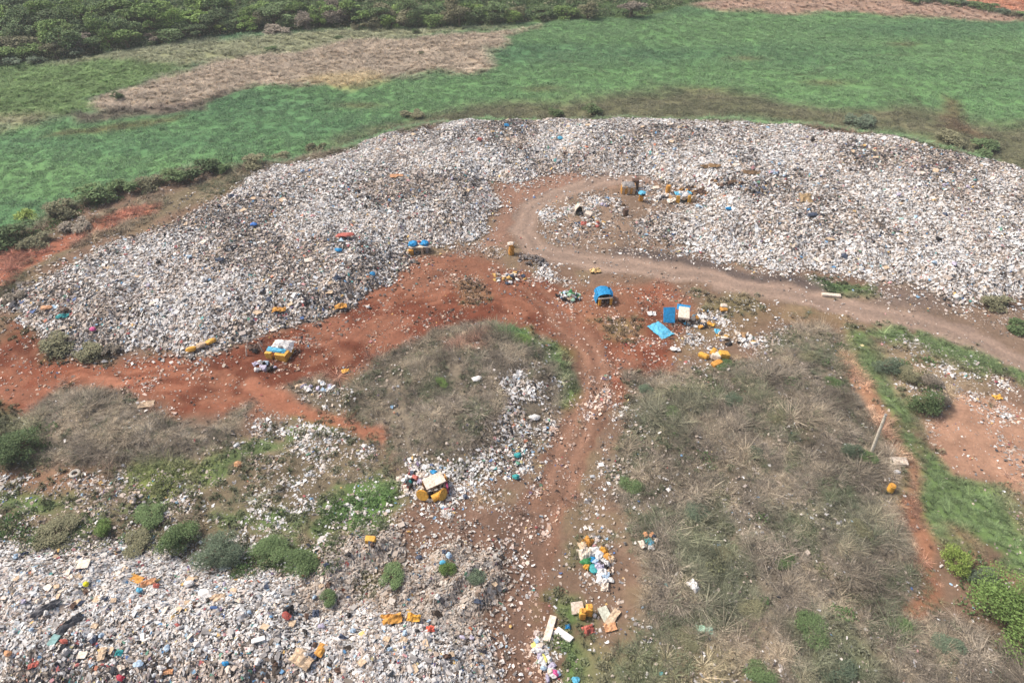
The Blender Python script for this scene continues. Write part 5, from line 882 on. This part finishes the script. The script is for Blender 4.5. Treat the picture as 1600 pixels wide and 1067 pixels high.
# ------------------------------------------------------------------ bigger finds on the heaps, each its own
finds = [('ball', blob_me(.42, .42, .42, 2, .03, 1, True), (paint((238, 226, 40))), 138, 917, 0, 'bright yellow ball on the nearest heap', 'ball'),
 ('tarp', sheet_me(1.1, .6, 9, 6, .2, -.1, .03, 2, .1, .2), ORNG, 232, 913, 20, 'orange-tan tarp piece on the nearest heap', 'tarp'), ('cardboard_sheet', sheet_me(1.0, .6, 7, 5, .1, 0, .03, 3), YELD, 216, 908, -20, 'mustard cardboard piece beside the orange-tan tarp', 'cardboard'), ('plastic_bag', blob_me(.5, .4, .35, 2, .3, 4), LBLUE, 221, 926, 0, 'pale blue bag touching the orange-tan tarp', 'bag'), ('rag', sheet_me(.45, .35, 7, 5, .1, -.1, .03, 5), REDC, 246, 918, 0, 'small red rag right of the orange-tan tarp', 'rag'),
 ('dark_tarp', sheet_me(.6, 1.9, 7, 11, .2, -.1, .03, 6, .15, .2), paint((92, 92, 96)), 73, 952, -48, 'long slate grey tarp strip high on the nearest heap', 'tarp'), ('dark_tarp', sheet_me(.6, 2.0, 7, 11, .2, -.1, .03, 7, .15, .2), paint((92, 92, 96)), 110, 977, -38, 'long slate grey tarp strip lower on the nearest heap', 'tarp'), ('board', box_me(.6, .8, .08, .02, .03, 8), paint((120, 160, 160)), 87, 1003, -12, 'grey-teal board below the slate tarp strips', 'board'), ('board', box_me(.9, .75, .1, .02, .04, 9), CREAM, 133, 884, 6, 'white board near the top of the nearest heap', 'board'), ('board', box_me(.9, .6, .1, .02, .04, 10), paint((204, 216, 216)), 353, 886, 14, 'pale board at the upper rim of the nearest heap below the bushes', 'board'),
 ('plastic_bag', blob_me(.7, .5, .45, 2, .25, 11), WHITE, 298, 916, 0, 'large white bag right of the small red rag', 'bag'), ('plastic_bag', blob_me(1.0, .6, .4, 2, .3, 12), WHITE, 322, 932, -30, 'long white plastic drift below the large white bag', 'bag'), ('cardboard_sheet', sheet_me(1.2, .6, 9, 5, .12, 0, .03, 13), TANC, 340, 938, 8, 'tan cardboard below the white plastic drift', 'cardboard'), ('cloth_rag', blob_me(.8, .5, .3, 2, .3, 14), paint((150, 70, 62)), 449, 966, -15, 'dark red cloth on the nearest heap', 'cloth'), ('dark_tarp', sheet_me(.8, .6, 7, 5, .2, -.2, .03, 15), BLACK, 452, 957, 20, 'black plastic tucked behind the dark red cloth', 'tarp'),
 ('board', box_me(.9, .35, .1, .02, .02, 16), WHITE, 405, 1002, 18, 'white board strip on the nearest heap', 'board'), ('rag', sheet_me(.5, .4, 7, 5, .12, -.1, .03, 17), TEAL, 188, 1023, 0, 'teal rag low on the nearest heap', 'rag'), ('cardboard_sheet', sheet_me(.5, .9, 5, 7, .1, -.1, .03, 18), TANC, 162, 1024, 10, 'peach card left of the teal rag', 'cardboard'), ('plastic_bag', blob_me(.6, .5, .3, 2, .3, 19), PALEB, 219, 1041, 0, 'pale blue-white bag at the bottom of the nearest heap', 'bag'), ('rag', sheet_me(.8, .35, 7, 5, .1, -.1, .03, 20), ORNG, 263, 1052, 4, 'orange rag at the bottom edge of the nearest heap', 'rag'), ('plastic_bag', blob_me(.6, .4, .35, 2, .3, 21), paint((178, 60, 80)), 191, 1063, 0, 'crimson bag at the bottom edge of the nearest heap', 'bag'), ('plastic_bag', blob_me(.55, .45, .4, 2, .25, 22), ORNG, 17, 1025, 0, 'orange bag at the left edge of the nearest heap', 'bag'), ('plastic_bag', blob_me(.6, .4, .3, 2, .3, 23), REDC, 104, 1006, 0, 'salmon bag right of the grey-teal board', 'bag'), ('rag', sheet_me(.7, .4, 7, 5, .12, -.1, .03, 24), REDC, 55, 1042, 25, 'red rag in the lower corner of the nearest heap', 'rag'), ('plastic_bag', blob_me(.45, .35, .3, 2, .3, 25), BLUE, 355, 1040, 0, 'blue bag low on the nearest heap', 'bag'), ('cardboard_sheet', sheet_me(.6, .9, 5, 7, .1, -.1, .03, 26), YELD, 502, 1018, -20, 'mustard card on the nearest heap near its middle', 'cardboard'), ('tarp', sheet_me(1.6, 1.0, 9, 7, .2, -.2, .03, 27), TANC, 473, 1032, -30, 'brown-tan tarp piece below the mustard card', 'tarp'),
 ('rag', sheet_me(.6, .45, 7, 5, .12, -.1, .03, 28), paint((214, 100, 80)), 673, 985, 10, 'bright orange-red rag near the track end of the nearest heap', 'rag'), ('tarp', sheet_me(1.5, .8, 9, 6, .2, -.2, .03, 29), YELD, 612, 970, 12, 'mustard tarp on the nearest heap below the ridges', 'tarp'), ('tarp', sheet_me(1.0, .6, 9, 6, .2, -.2, .03, 30), YEL, 647, 968, -8, 'yellow tarp beside the mustard one', 'tarp'), ('plastic_bag', blob_me(.5, .4, .3, 2, .3, 31), NAVY, 655, 873, 0, 'navy bag on the middle rubble ridge', 'bag'), ('plastic_bag', blob_me(.55, .4, .35, 2, .3, 32), LBLUE, 692, 883, 0, 'sky blue bag beside the green clump on the ridge', 'bag'),
 ('tarp', sheet_me(1.6, .7, 9, 5, .2, -.2, .03, 33), YELD, 436, 487, 8, 'mustard tarp on the lower flank of the big heap', 'tarp'), ('tarp', sheet_me(1.4, .9, 9, 5, .2, -.2, .03, 34), YELD, 533, 482, 14, 'mustard tarp at the red floor edge of the big heap', 'tarp'), ('cloth_rag', blob_me(2.0, .9, .45, 2, .35, 35), REDC, 541, 372, 8, 'orange-red cloth heap in the middle of the big heap', 'cloth'), ('plastic_bag', blob_me(1.0, .6, .4, 2, .3, 36), BLUE, 530, 395, 0, 'blue bag below the orange-red cloth on the big heap', 'bag'), ('plastic_bag', blob_me(.9, .6, .4, 2, .3, 37), paint((60, 120, 200)), 397, 355, 0, 'blue bag in the pale part of the big heap', 'bag'), ('plastic_bag', blob_me(1.1, .6, .45, 2, .3, 38), NAVY, 345, 410, 0, 'navy bag on the big heap', 'bag'), ('plastic_bag', blob_me(.8, .5, .4, 2, .3, 39), BLUE, 583, 432, 0, 'blue bag by the dark end of the big heap', 'bag'), ('cloth_rag', blob_me(1.2, .7, .4, 2, .3, 40), ORNG, 75, 485, 0, 'orange cloth at the lower tip of the big heap', 'cloth'), ('cloth_rag', blob_me(1.0, .7, .4, 2, .3, 41), BRN, 103, 488, 0, 'brown cloth right of the orange one at the heap tip', 'cloth'), ('tarp', sheet_me(1.5, .5, 9, 5, .2, -.2, .03, 42), TEAL, 100, 497, 6, 'teal strip at the lower tip of the big heap', 'tarp'), ('plastic_bag', blob_me(.7, .5, .4, 2, .3, 43), PINK, 147, 519, 0, 'pink bag low on the big heap tip', 'bag'), ('tarp', sheet_me(2.0, .8, 9, 5, .2, -.2, .03, 44), ORNG, 620, 278, 6, 'orange-tan tarp high on the big heap', 'tarp'),
 ('plastic_bag', blob_me(1.0, .6, .5, 2, .3, 45), BLUE, 792, 200, 0, 'blue bag on the crest of the far heap', 'bag'), ('plastic_bag', blob_me(1.0, .6, .5, 2, .3, 46), LBLUE, 875, 220, 0, 'sky blue bag just below the crest of the far heap', 'bag'), ('cloth_rag', blob_me(.9, .6, .5, 2, .3, 47), REDC, 750, 222, 0, 'red cloth below the crest of the far heap', 'cloth'), ('plastic_bag', blob_me(1.2, .8, .5, 2, .3, 48), NAVY, 1268, 340, 0, 'dark blue bag on the far heap above the road', 'bag'), ('plastic_bag', blob_me(.9, .5, .4, 2, .3, 49), BLUE, 1137, 330, 0, 'blue bag beside the litter of the road loop', 'bag'), ('tarp', sheet_me(3.0, .9, 9, 5, .25, -.25, .03, 50), paint((150, 120, 84)), 1110, 262, 6, 'brown tarp strip on the far heap above the huts', 'tarp'), ('tarp', sheet_me(3.0, .9, 9, 5, .25, -.25, .03, 51), paint((128, 104, 78)), 1172, 272, -8, 'darker brown tarp strip right of the first one on the far heap', 'tarp'), ('tarp', sheet_me(1.6, 2.4, 7, 9, .25, -.25, .03, 52), paint((158, 134, 100)), 1258, 312, -10, 'tan tarp lying across the far heap slope', 'tarp'), ('slab', box_me(2.2, .5, .3, .08, .05, 53), CREAM, 1298, 463, -8, 'pale slab lying at the upper edge of the haul road', 'slab'), ('sheet', sheet_me(.9, .6, 7, 5, .15, -.1, .03, 54), YEL, 1557, 622, 8, 'yellow scrap in the litter at the frame edge', 'sheet'), ('sheet', sheet_me(1.0, .7, 7, 5, .15, -.1, .03, 55), WHITE, 1018, 491, 0, 'white scrap of cloth left of the open shelter', 'sheet'), ('sheet', sheet_me(1.0, .7, 7, 5, .15, -.1, .03, 56), WHITE, 1055, 547, 0, 'white sheet on red earth below the pale blue tarp', 'sheet'), ('sheet', sheet_me(.7, .7, 7, 5, .15, -.1, .03, 57), LBLUE, 1121, 519, 0, 'light blue rag in the litter right of the open shelter', 'rag'), ('sheet', sheet_me(.9, .7, 7, 5, .15, -.1, .03, 58), WHITE, 1097, 496, 0, 'white sheet between open shelter and litter', 'sheet'), ('sheet', sheet_me(.8, .5, 7, 5, .15, -.1, .03, 59), YEL, 1111, 508, -30, 'yellow card right of the open shelter', 'card'), ('rag', sheet_me(1.4, .9, 9, 7, .25, -.2, .03, 60), paint((214, 184, 130)), 930, 425, 8, 'straw-coloured rag by the haul road above the vaulted hut', 'rag')]
finds += [('plastic_bag', blob_me(.7, .5, .4, 2, .3, 61), TEAL, 809, 714, 0, 'teal bag high in the white litter spill of the middle mound', 'bag'), ('plastic_bag', blob_me(.7, .5, .4, 2, .3, 62), TEAL, 806, 748, 0, 'teal bag low in the white litter spill of the middle mound', 'bag'), ('plastic_bag', blob_me(1.0, .7, .4, 2, .3, 63), WHITE, 835, 655, 0, 'large white bag at the top of the litter spill by the track', 'bag'), ('plastic_bag', blob_me(.9, .6, .4, 2, .3, 64), WHITE, 745, 595, 0, 'white bag alone on the crown of the middle mound', 'bag'), ('rag', sheet_me(1.2, .7, 9, 6, .2, -.2, .03, 65), LGREEN, 1100, 985, 0, 'pale green rag in the near dry brush', 'rag')]
for nm, me, mt, px, py, rz, lb, ct in finds:
    single(nm, me, mt, px, py, rz, lb, ct, 'single finds on and by the heaps', lift=.30 if max(float(samp(S_heap, np.array([at(px, py).x]), np.array([at(px, py).y]))[0]), float(samp(S_near, np.array([at(px, py).x]), np.array([at(px, py).y]))[0])) > 0 else .16)
# plain repeats: bags, rags, boards and cards lying about, told apart by nothing but their heap
kinds = [('plastic_bag', [blob_me(.5, .38, .3, 2, .32, 100+i) for i in range(3)], 'bag', [(WHITE, 'white'), (WHITE, 'white'), (PALEB, 'pale blue'), (BLACK, 'black'), (LILAC, 'lilac')], 'crumpled %s plastic bag'),
         ('cloth_rag', [sheet_me(.6, .45, 6, 5, .16, -.1, .03, 110+i, .06) for i in range(3)], 'rag', [(CREAM, 'cream'), (BRN, 'brown'), (GREY, 'grey'), (NAVY, 'navy')], 'creased %s rag'),
         ('cardboard_sheet', [sheet_me(.6, .5, 4, 3, .06, 0, .03, 120+i) for i in range(2)], 'cardboard', [(TANC, 'tan')], 'bent %s cardboard sheet'), ('board', [box_me(.6, .4, .08, .02, .03, 130+i) for i in range(2)], 'board', [(CREAM, 'cream'), (GREY, 'grey')], 'flat %s board')]
_share = {}
def strew(S, box, n, where, sc0, sc1, grp):
    k = 0
    while k < n:
        x, y = random.uniform(box[0], box[1]), random.uniform(box[2], box[3])
        if float(samp(S, np.array([x]), np.array([y]))[0]) < .8 or not in_view(np.array([x]), np.array([y]), 1, .98)[0]: continue
        nm, mes, ct, cols, txt = random.choice(kinds); m_, cn = random.choice(cols); key = (nm, mes.index(random.choice(mes)), cn)
        if key not in _share:
            c_ = mes[key[1]].copy(); c_.materials.clear(); c_.materials.append(m_); _share[key] = c_
        o = link(nm, _share[key]); s = random.uniform(sc0, sc1); o.scale = (s, s*random.uniform(.7, 1.2), s); o.location = (x, y, hz(x, y)+.24); o.rotation_euler = (random.uniform(-.35, .35), random.uniform(-.35, .35), random.uniform(0, 6.28))
        u_ = (x-box[0])/(box[1]-box[0]); v_ = (y-box[2])/(box[3]-box[2]); zone = (', nearer' if v_ < .4 else ', farther')+(' left part' if u_ < .36 else ' middle part' if u_ < .68 else ' right part')
        props(o, (txt % cn)+' '+where.replace('among the waste of', 'on')+zone, ct, '%s %ss %s' % (cn, ct, grp)); k += 1
strew(S_near, (-45, 2, 20, 42), 150, 'among the waste of the nearest heap', .6, 1.05, 'on the nearest heap')
strew(S_left, (-72, 5, 55, 125), 70, 'among the waste of the big heap', 1.0, 1.6, 'on the big heap')
strew(S_right, (0, 110, 65, 125), 60, 'among the waste of the long far heap', 1.0, 1.6, 'on the long far heap')

# ------------------------------------------------------------------ haze: thin even air over the whole site
bm = bmesh.new(); bmesh.ops.create_cube(bm, size=1)
for v in bm.verts: v.co = Vector((v.co.x*13400, v.co.y*4800+800, -6 if v.co.z < 0 else 56))
hm = bpy.data.materials.new('air'); hm.use_nodes = True; hn_ = hm.node_tree; hn_.nodes.clear()
pv_ = hn_.nodes.new('ShaderNodeVolumePrincipled'); pv_.inputs['Color'].default_value = (.86, .90, .93, 1); pv_.inputs['Density'].default_value = HAZE; ho_ = hn_.nodes.new('ShaderNodeOutputMaterial'); hn_.links.new(pv_.outputs[0], ho_.inputs['Volume'])
props(link('haze', bm_mesh(bm, 'haze'), hm), 'thin pale haze hanging over the whole site', 'haze', kind='stuff')
